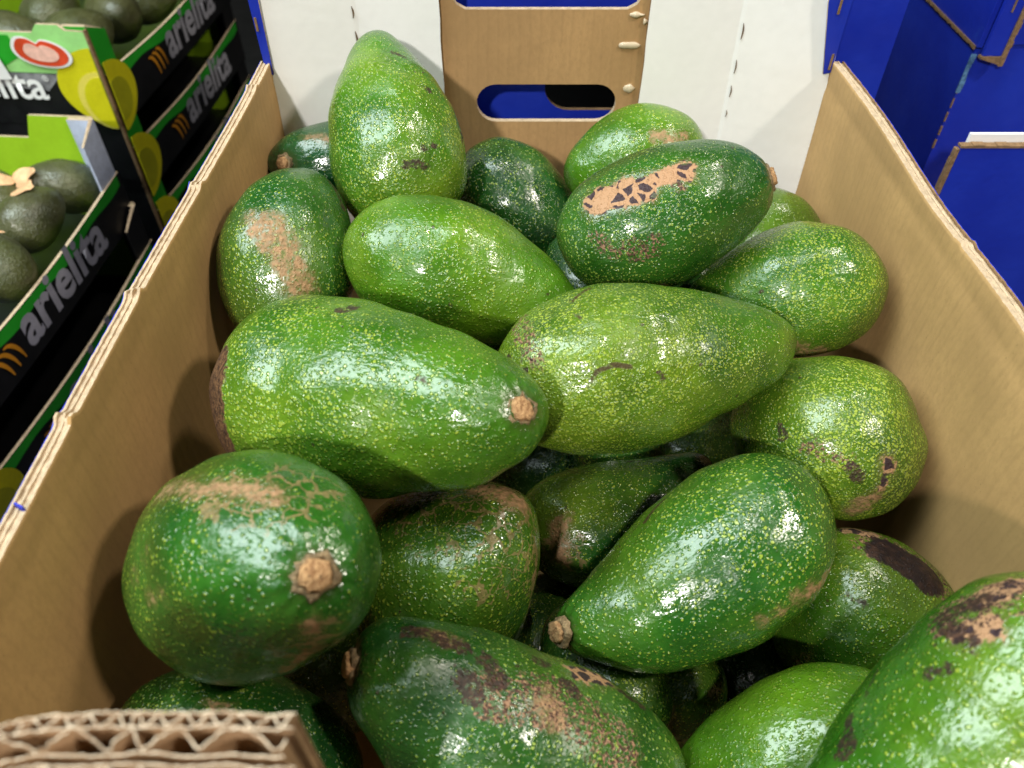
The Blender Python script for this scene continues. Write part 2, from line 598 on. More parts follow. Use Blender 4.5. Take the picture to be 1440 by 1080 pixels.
def xin_l(y, z):
    d = max(0.0, RIM - z)
    return -0.1605 + 0.0065 * max(0, (y - 0.1) / 0.39) - 0.0022 * math.sin(min(1, d / 0.2) * math.pi) \
        - 0.0003 * math.exp(-((d - 0.014) / 0.004) ** 2) + 0.0012 * math.sin(y * 17)


def xin_r(y, z):
    d = max(0.0, RIM - z)
    return 0.2035 + 0.002 * math.sin(min(1, d / 0.2) * math.pi) + 0.0080 * math.exp(-((y - 0.25) / 0.10) ** 2) * math.exp(-d / 0.05) \
        + 0.0006 * math.exp(-((d - 0.015) / 0.004) ** 2) + 0.0012 * math.sin(y * 21) + 0.03 * d * max(0, y - 0.4)


lay_l = [(0.0, 0.0012, 0.0, 0.00025, M_KRAFT), (0.0012, 0.0016, 0.0008, 0.0004, M_EDGE), (0.0028, 0.0008, 0.0001, 0.0004, M_EDGE_L),
         (0.0036, 0.0017, 0.0011, 0.0004, M_EDGE), (0.0053, 0.0010, 0.0001, 0.0003, M_EDGE_L), (0.0063, 0.0004, 0.0003, 0.0002, M_BLUE)]
lay_r = [(0.0, 0.0014, 0.0, 0.0003, M_KRAFT), (0.0014, 0.0024, 0.0006, 0.0004, M_EDGE_L), (0.0038, 0.0008, 0.0002, 0.0003, M_EDGE),
         (0.0050, 0.0018, 0.0014, 0.0004, M_EDGE), (0.0068, 0.0010, 0.0004, 0.0003, M_EDGE_D), (0.0078, 0.0006, 0.0006, 0.0002, M_BLUE)]
wl = wall('side_wall', -1, ys, lay_l, xin_l, lambda y: RIM + 0.0012 * math.sin(y * 13), FLOOR_Z - 0.005,
          [(0.186, 0.0030), (0.258, 0.0030), (0.345, 0.0028), (0.452, 0.002)], 3)
wr_ = wall('side_wall', 1, ys, lay_r, xin_r,
           lambda y: RIM - 0.004 * math.exp(-((y - 0.335) / 0.06) ** 2) + 0.0015 * math.sin(y * 19), FLOOR_Z - 0.005,
           [(0.300, 0.0012)], 4)
# a short blue pen stroke on the rim of the wall by the stacked trays
bm = bmesh.new()
for i in range(6):
    add_box(bm, -0.1600 - i * 0.0006, -0.1594 - i * 0.0006, 0.1455 + i * 0.0003, 0.1462 + i * 0.0003, RIM - 0.001, RIM + 0.0031)
link('pen_mark', bm_mesh(bm, 'pen_mark'), M_PENCIL, wl, True)

# end wall: kraft panel with two hand holes, white corner panels in front of it, blue folded tabs
YE = 0.500
fr = ((0, YE + 0.0035, 0), (1, 0, 0), (0, 0, 1))
hole_low = stadium(-0.0240, 0.0703, -0.2609, -0.2345, 12)
hole_up = [(-0.0375, -0.1866 + 0.008), (-0.0345, -0.1866 + 0.003), (-0.0290, -0.1866), (0.072, -0.1866), (0.0775, -0.1866 + 0.003),
           (0.0805, -0.1866 + 0.008), (0.0805, -0.160), (-0.0375, -0.160)]


def to_parent(o, parent):
    o.data.transform(PM[parent].inverted())


ew = plate('end_wall', [(-0.160, FLOOR_Z), (0.208, FLOOR_Z), (0.208, -0.135), (-0.160, -0.135)], [hole_low, hole_up], 0.0042, fr,
           [M_KRAFTX, M_BLUE, M_EDGE], None, 0.0)
# u x v = x cross z = -y : front faces the camera
ew.parent = box
to_parent(ew, box)


def drop(bmm, c, rx, rz, ry, seed):
    rnd = random.Random(seed)
    ret = bmesh.ops.create_uvsphere(bmm, u_segments=14, v_segments=8, radius=1)
    for v in ret['verts']:
        k = 1 + 0.15 * math.sin(v.co.x * 5 + seed) + rnd.uniform(-0.04, 0.04)
        v.co = Vector((c[0] + v.co.x * rx * k, c[1] + v.co.y * ry * k, c[2] + v.co.z * rz * k * (1.3 - 0.5 * v.co.x)))


for i, (x, z, rx, rz) in enumerate(((0.0765, -0.2085, 0.0072, 0.0017), (0.0785, -0.2370, 0.0040, 0.0022), (0.078, -0.1895, 0.005, 0.0013), (0.0835, -0.1935, 0.0016, 0.0014))):
    bm = bmesh.new()
    drop(bm, (x, YE + 0.0008, z), rx, rz, 0.0016, i)
    link('glue_blob', bm_mesh(bm, 'glue_blob'), M_GLUE, ew, True, True)


def corner_panel(name, pts, fold_i, slits, mats, seed):
    """white lining panel: a polyline in plan extruded down, pts = (x, y at top, x lower)"""
    rnd = random.Random(seed)
    bm = bmesh.new()
    n = 24
    zs = [-0.135 + (FLOOR_Z + 0.135) * i / n for i in range(n + 1)]
    rows = []
    for z in zs:
        f, b = [], []
        for j, (x, y, lean) in enumerate(pts):
            jag = rnd.uniform(-0.0006, 0.0006) if j in (0, len(pts) - 1) else 0
            xx = x + lean * (-0.2 - z) + jag
            bulge = 0.0
            f.append(bm.verts.new((xx, y - 0.0016, z)))
            b.append(bm.verts.new((xx, y + 0.0014, z)))
        rows.append((f, b))
    for (f0, b0), (f1, b1) in zip(rows, rows[1:]):
        for j in range(len(pts) - 1):
            bm.faces.new((f0[j], f0[j + 1], f1[j + 1], f1[j])).material_index = 0
            bm.faces.new((b0[j], b1[j], b1[j + 1], b0[j + 1])).material_index = 1
        bm.faces.new((f0[0], f1[0], b1[0], b0[0])).material_index = 1
        bm.faces.new((f0[-1], b0[-1], b1[-1], f1[-1])).material_index = 1
    f, b = rows[0]
    for j in range(len(pts) - 1):
        bm.faces.new((f[j], b[j], b[j + 1], f[j + 1])).material_index = 1
    o = link(name, bm_mesh(bm, name), mats, box, True)
    x, y, lean = pts[fold_i]
    for (za, zb, w) in slits:
        bm = bmesh.new()
        pr = []
        for i in range(7):
            t = i / 6
            z = za + (zb - za) * t
            ww = w * math.sin(math.pi * (0.08 + 0.84 * t))
            xx = x + lean * (-0.2 - z) + 0.0006 * math.sin(t * 3)
            pr.append((bm.verts.new((xx - ww, y - 0.0021, z)), bm.verts.new((xx + ww, y - 0.0021, z)),
                       bm.verts.new((xx + ww, y - 0.0010, z)), bm.verts.new((xx - ww, y - 0.0010, z))))
        for p, q in zip(pr, pr[1:]):
            for k in range(4):
                bm.faces.new((p[k], p[(k + 1) % 4], q[(k + 1) % 4], q[k]))
        bm.faces.new(pr[0])
        bm.faces.new(pr[-1])
        link('perforation_slit', bm_mesh(bm, 'slit'), M_SLIT, o, True)
    return o


corner_panel('lining_panel', [(-0.1555, 0.4880, 0.0), (-0.0985, 0.4985, 0.01), (-0.0960, 0.4992, 0.01), (-0.0450, YE, 0.0)], 1,
             [(-0.183, -0.190, 0.0005), (-0.198, -0.2085, 0.0006), (-0.24, -0.25, 0.0005)], [M_WHITE, M_EDGE_D], 5)
corner_panel('lining_panel', [(0.0855, YE, 0.0), (0.1420, 0.4992, 0.01), (0.1445, 0.4985, 0.01), (0.2030, 0.4880, 0.06)], 2,
             [(-0.193, -0.203, 0.0005), (-0.216, -0.225, 0.0004), (-0.233, -0.241, 0.0004), (-0.25, -0.255, 0.0003)], [M_WHITE, M_EDGE_D], 6)
# blue folded tabs that hook over the side walls
fr2 = ((0, 0.4855, 0), (1, 0, 0), (0, 0, 1))
for pts in ([(-0.1565, -0.219), (-0.1520, -0.2205), (-0.1507, -0.135), (-0.1582, -0.135)],
            [(0.1985, -0.2200), (0.2030, -0.2190), (0.2030, -0.135), (0.1850, -0.135), (0.1890, -0.1765)]):
    t = plate('corner_tab', pts, [], 0.0016, fr2, [M_BLUE, M_BLUE, M_EDGE], None, 0.0)
    t.parent = box
    to_parent(t, box)
for (x, z0, z1, y) in ((0.1965, -0.172, -0.183, 0.4840), (0.2010, -0.207, -0.217, 0.4840), (-0.1556, -0.185, -0.193, 0.4840)):
    bm = bmesh.new()
    add_box(bm, x - 0.0007, x + 0.0007, y, y + 0.0006, z1, z0)
    link('tab_slit', bm_mesh(bm, 'tab_slit'), M_EDGE_D, box, True)

# near end wall: low in the middle, with a raised corner flap of layered corrugated board
bm = bmesh.new()
add_box(bm, -0.157, 0.203, 0.0405, 0.0460, FLOOR_Z, -0.33)
link('end_wall', bm_mesh(bm, 'near_end_wall'), M_KRAFTX, box, True)
flap = None


def sheet(bm, prof, ztop, zbot, th, mi, jit, rnd):
    """a paper sheet following a plan polyline [(x, y)]"""
    r = []
    n = len(prof)
    for i, (x, y) in enumerate(prof):
        a = prof[max(i - 1, 0)]
        b = prof[min(i + 1, n - 1)]
        tx, ty = b[0] - a[0], b[1] - a[1]
        L = math.hypot(tx, ty) or 1
        nx, ny = -ty / L * th / 2, tx / L * th / 2
        zt = ztop(x) + rnd.uniform(-jit, jit)
        r.append((bm.verts.new((x - nx, y - ny, zt)), bm.verts.new((x + nx, y + ny, zt)),
                  bm.verts.new((x + nx, y + ny, zbot)), bm.verts.new((x - nx, y - ny, zbot))))
    for p, q in zip(r, r[1:]):
        for k in range(4):
            f = bm.faces.new((p[k], p[(k + 1) % 4], q[(k + 1) % 4], q[k]))
            f.material_index = 1 if k == 0 else 0
    bm.faces.new(r[0])
    bm.faces.new(r[-1])


def build_flap():
    rnd = random.Random(11)
    ZT = -0.160

    def bend(x):
        return -0.0042 * max(0, (-0.092 - x) / 0.014) ** 1.5 if x < -0.092 else 0.0

    def zt(x):
        return ZT + 0.0004 * math.sin(x * 160) + 0.0003 * math.sin(x * 431 + 1) - 0.0006 * max(0, (-0.094 - x) / 0.02)
    XR_ = -0.0440
    first = None
    specs = [('liner', 0.0608, XR_), ('flute', (0.0606, 0.0582), XR_ - 0.0004, 0.0052, 0.3), ('liner', 0.0580, XR_),
             ('flute', (0.0577, 0.0540), XR_ - 0.001, 0.0112, 0.0), ('liner', 0.0536, XR_ - 0.001),
             ('liner', 0.0516, XR_ + 0.0015), ('flute', (0.0513, 0.0472), XR_, 0.0100, 0.7), ('liner', 0.0468, XR_ + 0.0015)]
    for s in specs:
        bm = bmesh.new()
        xs = [-0.150 + (s[2] + 0.150) * i / 170 for i in range(171)]
        if s[0] == 'liner':
            yl = s[1]
            sag = 0.0010 if yl < 0.055 else 0.0
            pr = [(x, yl + bend(x) + 0.00022 * math.sin(x * 300 + yl * 9e3) + rnd.uniform(-5e-5, 5e-5) - sag * (x + 0.15) / 0.1 * 0.6) for x in xs]
            sheet(bm, pr, lambda x: zt(x) - (0.0012 if yl < 0.0545 else 0), -0.40, 0.00036, 0, 0.0006, rnd)
        else:
            (ya, yb), per, ph = s[1], s[3], s[4]
            pr = []
            for x in xs:
                u = ((x + 0.15) / per + ph + 0.16 * math.sin(x * 170) + 0.08 * math.sin(x * 411)) % 1.0
                tri = abs(2 * u - 1)
                k = min(1, max(0, (tri - 0.5) * 1.35 + 0.5))
                sag = 0.0010 if ya < 0.055 else 0.0
                pr.append((x, ya + (yb - ya) * k + bend(x) - sag * (x + 0.15) / 0.1 * 0.6))
            sheet(bm, pr, lambda x: zt(x) - 0.0002 - (0.0016 if ya < 0.055 else 0), -0.40, 0.00036, 0, 0.0010, rnd)
        me = bm_mesh(bm, 'flap')
        if first is None:
            first = link('corner_flap', me, [M_FLUTE, M_FLAP], box, True)
        else:
            link('corrugated_flute' if s[0] == 'flute' else 'board_liner', me, [M_FLUTE, M_FLAP], first, True)
    return first


flap = build_flap()
# pale corner lining between the near flap and the side wall
bm = bmesh.new()
add_box(bm, -0.158, -0.1465, 0.064, 0.0665, FLOOR_Z, -0.232)
link('lining_panel', bm_mesh(bm, 'near_lining'), M_CREAMW, box, True)

# ------------------------------------------------------------------ avocados
AVO = {
    'A1': {'loc':[-0.0694,0.4234,-0.2256],'x':[0.9802,0.143,0.1371],'z':[-0.1942,0.83,0.5228],'L':0.1273,'W':0.0792,'k':0.3617,'q':0.0459,'b':-0.0293,'e':0.0003,'patches':[('dark',[10.8,-23.9,33.3],[15.3,-23.2,30.0],3),('dark',[22.0,-29.2,5.0],[26.5,-25.8,3.7],2.2),('dark',[21.1,-32.3,-32.2],[25.3,-29.4,-31.1],2),('dark',[24.5,-31.4,-23.2],[26.8,-29.3,-25.5],1.6),('dark',[6.2,-34.6,-42.3],[18.4,-30.3,-41.3],3),('dark',[36.9,-6.7,2.5],[38.7,-10.2,-22.0],2.5),('dark',[17.5,-34.1,-33.3],[18.2,-33.4,-34.3],2.5)]},
    'A2': {'loc':[-0.1164,0.4542,-0.2663],'x':[-0.1165,0.7168,0.6874],'z':[-0.9583,-0.2629,0.1117],'L':0.0855,'W':0.0553,'k':0.1515,'q':0.0115,'b':0.0114,'e':0.0013,'patches':[('tan',[11.2,-21.0,16.4],[8.7,-25.1,5.0],2.5)],'stem':([-2.8,-16.0,32.0],[-0.149,-0.804,0.576])},
    'A3': {'loc':[-0.1215,0.3427,-0.2571],'x':[0.9961,-0.0634,-0.0608],'z':[0.0849,0.8732,0.4799],'L':0.1024,'W':0.0712,'k':0.0977,'q':-0.0023,'b':0.0157,'e':0.0313,'patches':[('tan',[-0.4,-35.5,-0.0],[15.6,-28.2,-25.9],8),('dark',[18.8,-8.2,40.2],[26.0,-10.1,27.6],4),('tan',[-10.4,-33.6,4.0],[-1.9,-35.4,-10.0],4)]},
    'A4': {'loc':[0.0064,0.4431,-0.2952],'x':[-0.756,-0.4724,-0.453],'z':[0.6445,-0.4167,-0.6411],'L':0.1091,'W':0.0725,'k':0.1163,'q':0.0036,'b':-0.0083,'e':-0.0106,'patches':[('dark',[17.8,-30.9,-15.8],[17.2,-31.5,-13.8],1.5)]},
    'A5': {'loc':[0.0778,0.4458,-0.2595],'x':[-0.2248,0.7033,0.6744],'z':[-0.9744,-0.168,-0.1496],'L':0.0916,'W':0.0647,'k':0.1046,'q':-0.0223,'b':-0.0141,'e':-0.0113,'patches':[('tan',[3.5,-31.8,-10.7],[0.6,-27.8,-26.2],4),('dark',[6.9,-30.7,6.3],[4.5,-31.5,3.6],2)]},
    'A6': {'loc':[-0.024,0.3256,-0.2582],'x':[-0.299,-0.6887,-0.6605],'z':[0.9506,-0.1544,-0.2694],'L':0.1309,'W':0.0733,'k':0.2067,'q':-0.0202,'b':-0.004,'e':0.0015,'patches':[('dark',[-6.0,-32.2,-37.4],[-5.2,-32.7,-36.4],1.2),('dark',[17.5,-32.0,-5.1],[18.2,-31.4,-3.9],1.2)]},
    'A7': {'loc':[-0.059,0.2313,-0.2518],'x':[-0.1108,-0.7173,-0.6879],'z':[0.8652,-0.4102,0.2884],'L':0.1627,'W':0.0921,'k':0.3928,'q':0.2355,'b':0.0117,'e':-0.0278,'patches':[('rot',[-2.1,-40.9,-58.6],[29.7,-29.7,-56.4],15),('dark',[-37.0,-23.7,-8.0],[-38.5,-19.4,-3.2],4),('dark',[-12.5,-29.0,39.7],[-12.4,-28.6,41.1],1.6),('dark',[-11.8,-27.3,45.2],[-10.9,-27.2,46.5],1.8),('dark',[-18.0,5.4,68.5],[-17.9,5.9,68.5],1),('dark',[-13.8,-9.0,71.7],[-13.1,-9.1,72.5],1)],'stem':([-4.8,-9.8,77.3],[-0.261,-0.548,0.795])},
    'A8': {'loc':[0.0648,0.263,-0.2608],'x':[0.1484,-0.7138,-0.6845],'z':[0.9866,0.1541,0.0531],'L':0.1483,'W':0.0814,'k':0.3112,'q':0.0852,'b':-0.006,'e':-0.0146,'patches':[('crk',[-29.3,-8.7,-59.1],[-10.9,-30.5,-56.4],6),('scr',[7.0,-38.8,-37.5],[-0.1,-40.2,-32.4],1.2),('scr',[-0.1,-40.2,-32.4],[-2.2,-40.6,-24.3],1.2),('scr',[-2.2,-40.6,-24.3],[-0.0,-40.6,-17.3],1.2),('scr',[-32.8,-22.5,-36.2],[-38.8,-12.6,-24.3],1.2),('scr',[-28.8,-27.1,-37.5],[-24.5,-31.8,-33.7],1.2),('scr',[5.2,-33.7,-53.5],[5.7,-36.8,-45.9],1.2),('dark',[5.3,-39.3,-5.8],[7.3,-38.6,-2.9],1.8),('dark',[-34.5,-19.8,-36.2],[-32.7,-23.6,-32.4],2),('dark',[-28.0,-29.5,-17.3],[-27.1,-30.1,-15.9],1.2),('dark',[-13.4,-18.5,-66.7],[-5.4,-28.6,-60.8],2)]},
    'A9': {'loc':[0.0812,0.3486,-0.235],'x':[0.3382,-0.6792,-0.6514],'z':[0.9373,0.1808,0.2981],'L':0.1149,'W':0.0723,'k':0.1166,'q':0.0622,'b':-0.008,'e':0.0109,'patches':[('lat',[-15.1,-28.1,-32.8],[-11.8,-34.0,-11.2],8),('lat',[-12.7,-33.7,-10.1],[-12.3,-32.2,11.2],5),('crk',[13.9,-30.9,-27.1],[15.6,-32.1,-17.8],7),('crk',[2.2,-28.6,-39.8],[9.7,-29.7,-34.7],4),('crk',[-6.3,-35.0,3.4],[-6.3,-34.7,5.6],3)],'stem':([1.2,-5.8,56.5],[0.06,-0.284,0.957])},
    'A10': {'loc':[0.1489,0.3356,-0.2766],'x':[-0.1751,0.7106,0.6815],'z':[-0.9671,0.0056,-0.2544],'L':0.1111,'W':0.0726,'k':0.2888,'q':-0.1211,'b':-0.0366,'e':-0.0019,'patches':[('tan',[-29.9,-17.8,-2.2],[-34.1,-10.3,-13.0],5),('dark',[1.5,-30.9,15.1],[0.7,-31.3,14.0],2)]},
    'A11': {'loc':[0.1623,0.4265,-0.3025],'x':[-0.1112,0.7173,0.6878],'z':[-0.9936,-0.0937,-0.063],'L':0.0827,'W':0.0576,'k':0.0618,'q':-0.0405,'b':-0.0818,'e':0.0125,'patches':[]},
    'A12': {'loc':[0.1575,0.2576,-0.3059],'x':[0.4733,0.6358,0.6097],'z':[-0.5049,0.763,-0.4036],'L':0.1006,'W':0.0845,'k':0.1339,'q':0.008,'b':-0.0322,'e':0.033,'patches':[('lat',[-2.5,-12.9,-48.4],[-13.9,-6.2,-48.4],3.2),('tan',[-17.9,-5.1,-47.2],[-31.2,-2.4,-37.6],4.5),('dark',[-8.8,-41.1,-6.9],[-13.0,-39.7,-10.8],3),('crk',[-13.2,-36.1,-25.4],[-10.7,-28.4,-38.2],5),('dark',[-13.9,-23.5,-41.3],[-14.7,-20.6,-42.9],5)]},
    'A13': {'loc':[0.0815,0.1809,-0.3115],'x':[-0.5063,0.6224,0.5969],'z':[-0.8599,-0.4169,-0.2946],'L':0.1366,'W':0.0755,'k':0.3001,'q':0.056,'b':0.0914,'e':0.0853,'patches':[('tan',[-24.0,-17.7,-49.2],[-20.4,-31.4,-27.4],4),('tan',[-21.4,-30.9,-26.1],[-21.1,-31.8,-9.4],1.8),('scr',[31.7,-4.5,8.0],[35.2,1.0,-6.7],1.2)],'stem':([11.0,-5.7,65.7],[0.416,-0.487,0.768])},
    'A14': {'loc':[0.0623,0.2504,-0.3706],'x':[0.2982,-0.6889,-0.6606],'z':[0.9515,0.2693,0.1488],'L':0.1189,'W':0.0726,'k':0.1744,'q':0.0798,'b':-0.1644,'e':-0.105,'patches':[('tan',[-13.9,-29.1,-37.7],[4.3,-28.6,-42.1],6),('web',[-0.7,-30.2,-40.4],[3.1,-31.1,-37.7],12),('dark',[-29.0,-5.3,12.7],[-27.1,-8.3,19.5],2.5)]},
    'A15': {'loc':[-0.0921,0.1493,-0.2518],'x':[0.2777,-0.6934,-0.6649],'z':[0.6044,-0.4119,0.6819],'L':0.1235,'W':0.0871,'k':0.2498,'q':0.1314,'b':0.0105,'e':0.101,'patches':[('web',[-30.2,-12.8,34.3],[-23.9,-3.2,47.0],13),('tan',[-35.7,-23.6,-12.0],[-32.2,-18.7,23.6],4),('tan',[-33.3,-16.1,24.7],[-24.9,-5.3,45.3],4.5),('web',[-31.2,6.3,36.3],[-21.7,10.4,47.0],8),('tan',[15.6,-8.8,55.6],[22.3,-8.5,47.7],2),('web',[24.6,-9.7,42.8],[21.1,-7.8,50.0],10),('tan',[32.5,-9.2,24.7],[25.9,-4.9,42.8],2.5),('tan',[-11.7,-41.5,-10.9],[-16.4,-38.2,3.6],0.8),('tan',[-3.9,-41.0,4.8],[-4.4,-38.3,15.6],0.7),('dark',[1.1,-22.4,49.2],[1.1,-22.4,49.2],1.2)],'stem':([0.7,-5.7,60.8],[-0.13,-0.24,0.962])},
    'A16': {'loc':[-0.0276,0.1928,-0.3395],'x':[-0.9963,0.0619,0.0593],'z':[-0.0688,-0.1638,-0.9841],'L':0.1072,'W':0.0938,'k':0.1146,'q':-0.1025,'b':-0.2275,'e':0.0349,'patches':[('tan',[-12.1,11.8,-51.9],[-25.7,4.6,-51.6],8),('web',[7.3,-2.5,-49.1],[-28.2,-13.2,-47.3],22),('tan',[-36.7,-5.2,-38.6],[-37.4,-15.2,-16.6],2.5),('tan',[-37.4,-15.2,-16.6],[-35.3,-17.0,10.5],1.2),('web',[-17.0,-27.0,-42.7],[-32.2,-17.4,-38.6],16),('dark',[0.9,-27.0,-43.4],[0.1,-28.1,-42.7],2)]},
    'A17': {'loc':[0.0012,0.1132,-0.3208],'x':[0.4776,0.6341,0.6081],'z':[-0.8683,0.2351,0.4368],'L':0.1492,'W':0.0746,'k':0.1082,'q':0.0468,'b':0.0751,'e':0.0753,'patches':[('dark',[22.1,-7.2,58.6],[26.3,-12.3,39.0],4.5),('tan',[23.9,-8.3,52.8],[26.2,-10.4,42.7],3),('dark',[27.4,-15.0,28.6],[25.3,-20.0,24.4],5),('dark',[33.4,-6.6,10.2],[34.0,-6.7,5.9],4),('lat',[35.7,-3.9,-8.8],[36.2,1.0,-20.3],6),('dark',[32.7,-14.2,-2.9],[31.2,-17.8,-5.9],4),('crk',[20.7,-25.4,23.1],[28.3,-21.8,-1.5],10),('dark',[19.8,-22.5,36.5],[17.9,-25.7,31.2],5),('tan',[25.8,-23.8,5.9],[23.7,-26.9,-0.0],5),('crk',[25.9,-25.6,-14.6],[23.3,-27.4,-27.2],11),('dark',[35.4,-3.7,-31.2],[34.2,-3.5,-39.0],3.5)],'stem':([-1.0,-3.7,72.9],[-0.333,-0.192,0.923])},
    'A18': {'loc':[-0.1088,0.1076,-0.3258],'x':[-0.3069,-0.6869,-0.6587],'z':[0.9404,-0.1121,-0.3211],'L':0.1002,'W':0.0644,'k':0.1355,'q':0.0024,'b':-0.0164,'e':0.001,'patches':[('tan',[-25.0,-19.4,-13.6],[-25.2,-19.6,-8.8],2.5)]},
    'A19': {'loc':[0.1688,0.1818,-0.3523],'x':[-0.4706,0.6368,0.6107],'z':[-0.7634,0.0533,-0.6438],'L':0.0862,'W':0.0756,'k':0.0245,'q':-0.0788,'b':-0.1377,'e':0.0018,'patches':[('lat',[38.2,3.8,-13.3],[32.5,2.5,-22.5],5),('blk',[27.4,-6.0,-27.3],[11.7,-7.2,-37.6],10),('crk',[29.8,-3.9,-25.3],[5.6,-2.8,-40.7],11),('dark',[22.9,-30.9,-10.1],[18.5,-31.8,-14.1],2.5),('dark',[4.8,-35.0,-15.7],[2.0,-33.1,-20.3],2)]},
    'A20': {'loc':[0.1225,0.1123,-0.3552],'x':[-0.4599,0.6409,0.6146],'z':[-0.8747,-0.2077,-0.4379],'L':0.1175,'W':0.0724,'k':0.1241,'q':0.0061,'b':0.0243,'e':0.0485,'patches':[('dark',[32.5,-8.0,11.5],[32.5,-8.0,11.5],0.8)]},
    'A21': {'loc':[0.153,0.0919,-0.2729],'x':[-0.6851,0.5258,0.5042],'z':[-0.7239,-0.414,-0.5519],'L':0.1369,'W':0.0816,'k':0.2331,'q':0.0679,'b':0.1433,'e':0.0588,'patches':[('lat',[38.3,-4.0,-38.0],[34.9,-6.9,-49.3],6),('dark',[38.9,1.1,-23.7],[38.4,-5.0,-35.8],5),('crk',[38.9,0.0,-24.9],[34.9,-10.7,-46.5],9),('lat',[37.5,-10.5,-23.7],[36.0,-15.1,-31.1],4),('dark',[38.1,-7.4,-22.4],[36.5,-13.5,-23.7],4),('dark',[31.2,2.7,23.7],[29.5,-5.9,29.9],4),('dark',[35.6,-10.5,-6.7],[35.2,-14.6,-13.4],3.5),('dark',[32.8,5.8,13.4],[33.5,11.1,4.0],2)]},
    'A22': {'loc':[0.0282,0.3293,-0.4279],'x':[0.0952,0.7185,0.689],'z':[-0.9554,-0.1284,0.2658],'L':0.0982,'W':0.0744,'k':0.15,'q':0.0,'b':0.0,'e':0.0,'patches':[]},
    'A23': {'loc':[0.1346,0.1819,-0.4234],'x':[-0.9539,-0.2165,-0.2077],'z':[0.2036,-0.9756,0.0822],'L':0.1054,'W':0.0738,'k':0.15,'q':0.0,'b':0.0,'e':0.0,'patches':[]},
    'A24': {'loc':[0.1312,0.3435,-0.4254],'x':[0.4919,-0.6284,-0.6026],'z':[0.8055,0.5912,0.0408],'L':0.1055,'W':0.0732,'k':0.15,'q':0.0,'b':0.0,'e':0.0,'patches':[]},
    'A25': {'loc':[-0.0925,0.1807,-0.4036],'x':[-0.3849,0.6662,0.6388],'z':[-0.622,-0.6986,0.3537],'L':0.1041,'W':0.074,'k':0.15,'q':0.0,'b':0.0,'e':0.0,'patches':[]},
    'A26': {'loc':[0.0228,0.2041,-0.4286],'x':[0.7312,-0.4924,-0.4721],'z':[0.3896,0.8696,-0.3034],'L':0.0977,'W':0.0718,'k':0.15,'q':0.0,'b':0.0,'e':0.0,'patches':[]},
    'A27': {'loc':[-0.0137,0.3377,-0.3284],'x':[0.4565,-0.6422,-0.6158],'z':[0.8449,0.5297,0.074],'L':0.1069,'W':0.0734,'k':0.15,'q':0.0,'b':0.0,'e':0.0,'patches':[]},
    'A28': {'loc':[0.0837,0.1622,-0.4105],'x':[-0.9867,0.1175,0.1127],'z':[-0.1402,-0.2623,-0.9547],'L':0.0779,'W':0.0535,'k':0.15,'q':0.0,'b':0.0,'e':0.0,'patches':[]},
    'A29': {'loc':[0.0672,0.3052,-0.3794],'x':[-0.9283,-0.2683,-0.2573],'z':[0.3461,-0.3711,-0.8617],'L':0.0833,'W':0.0564,'k':0.15,'q':0.0,'b':0.0,'e':0.0,'patches':[]},
    'A30': {'loc':[0.0438,0.1596,-0.3713],'x':[0.8057,0.4276,0.41],'z':[-0.4654,0.8851,-0.0084],'L':0.079,'W':0.0581,'k':0.15,'q':0.0,'b':0.0,'e':0.0,'patches':[]},
    'A31': {'loc':[0.1088,0.3764,-0.302],'x':[-0.2485,0.6991,0.6704],'z':[-0.8143,-0.5256,0.2464],'L':0.076,'W':0.0551,'k':0.15,'q':0.0,'b':0.0,'e':0.0,'patches':[]},
    'A32': {'loc':[0.0473,0.3705,-0.3],'x':[0.907,0.304,0.2915],'z':[-0.3959,0.8517,0.3433],'L':0.0765,'W':0.057,'k':0.15,'q':0.0,'b':0.0,'e':0.0,'patches':[]},
}


PAT_KINDS = ('tan', 'dark', 'lat', 'web', 'crk', 'rot', 'blk', 'scr')


def prof(x, k, q):
    xs = np.linspace(-1, 1, 201)
    nrm = (np.sqrt(1 - xs * xs) * (1 - k * xs + q * xs * xs)).max()
    return np.sqrt(np.clip(1 - x * x, 0, 1)) * (1 - k * x + q * x * x) / nrm


def capsule(P, a, b):
    a, b = np.array(a), np.array(b)
    ab = b - a
    L2 = ab @ ab
    t = np.clip(((P - a) @ ab) / L2, 0, 1) if L2 > 1e-9 else np.zeros(len(P))
    return np.linalg.norm(P - (a + t[:, None] * ab), axis=1)


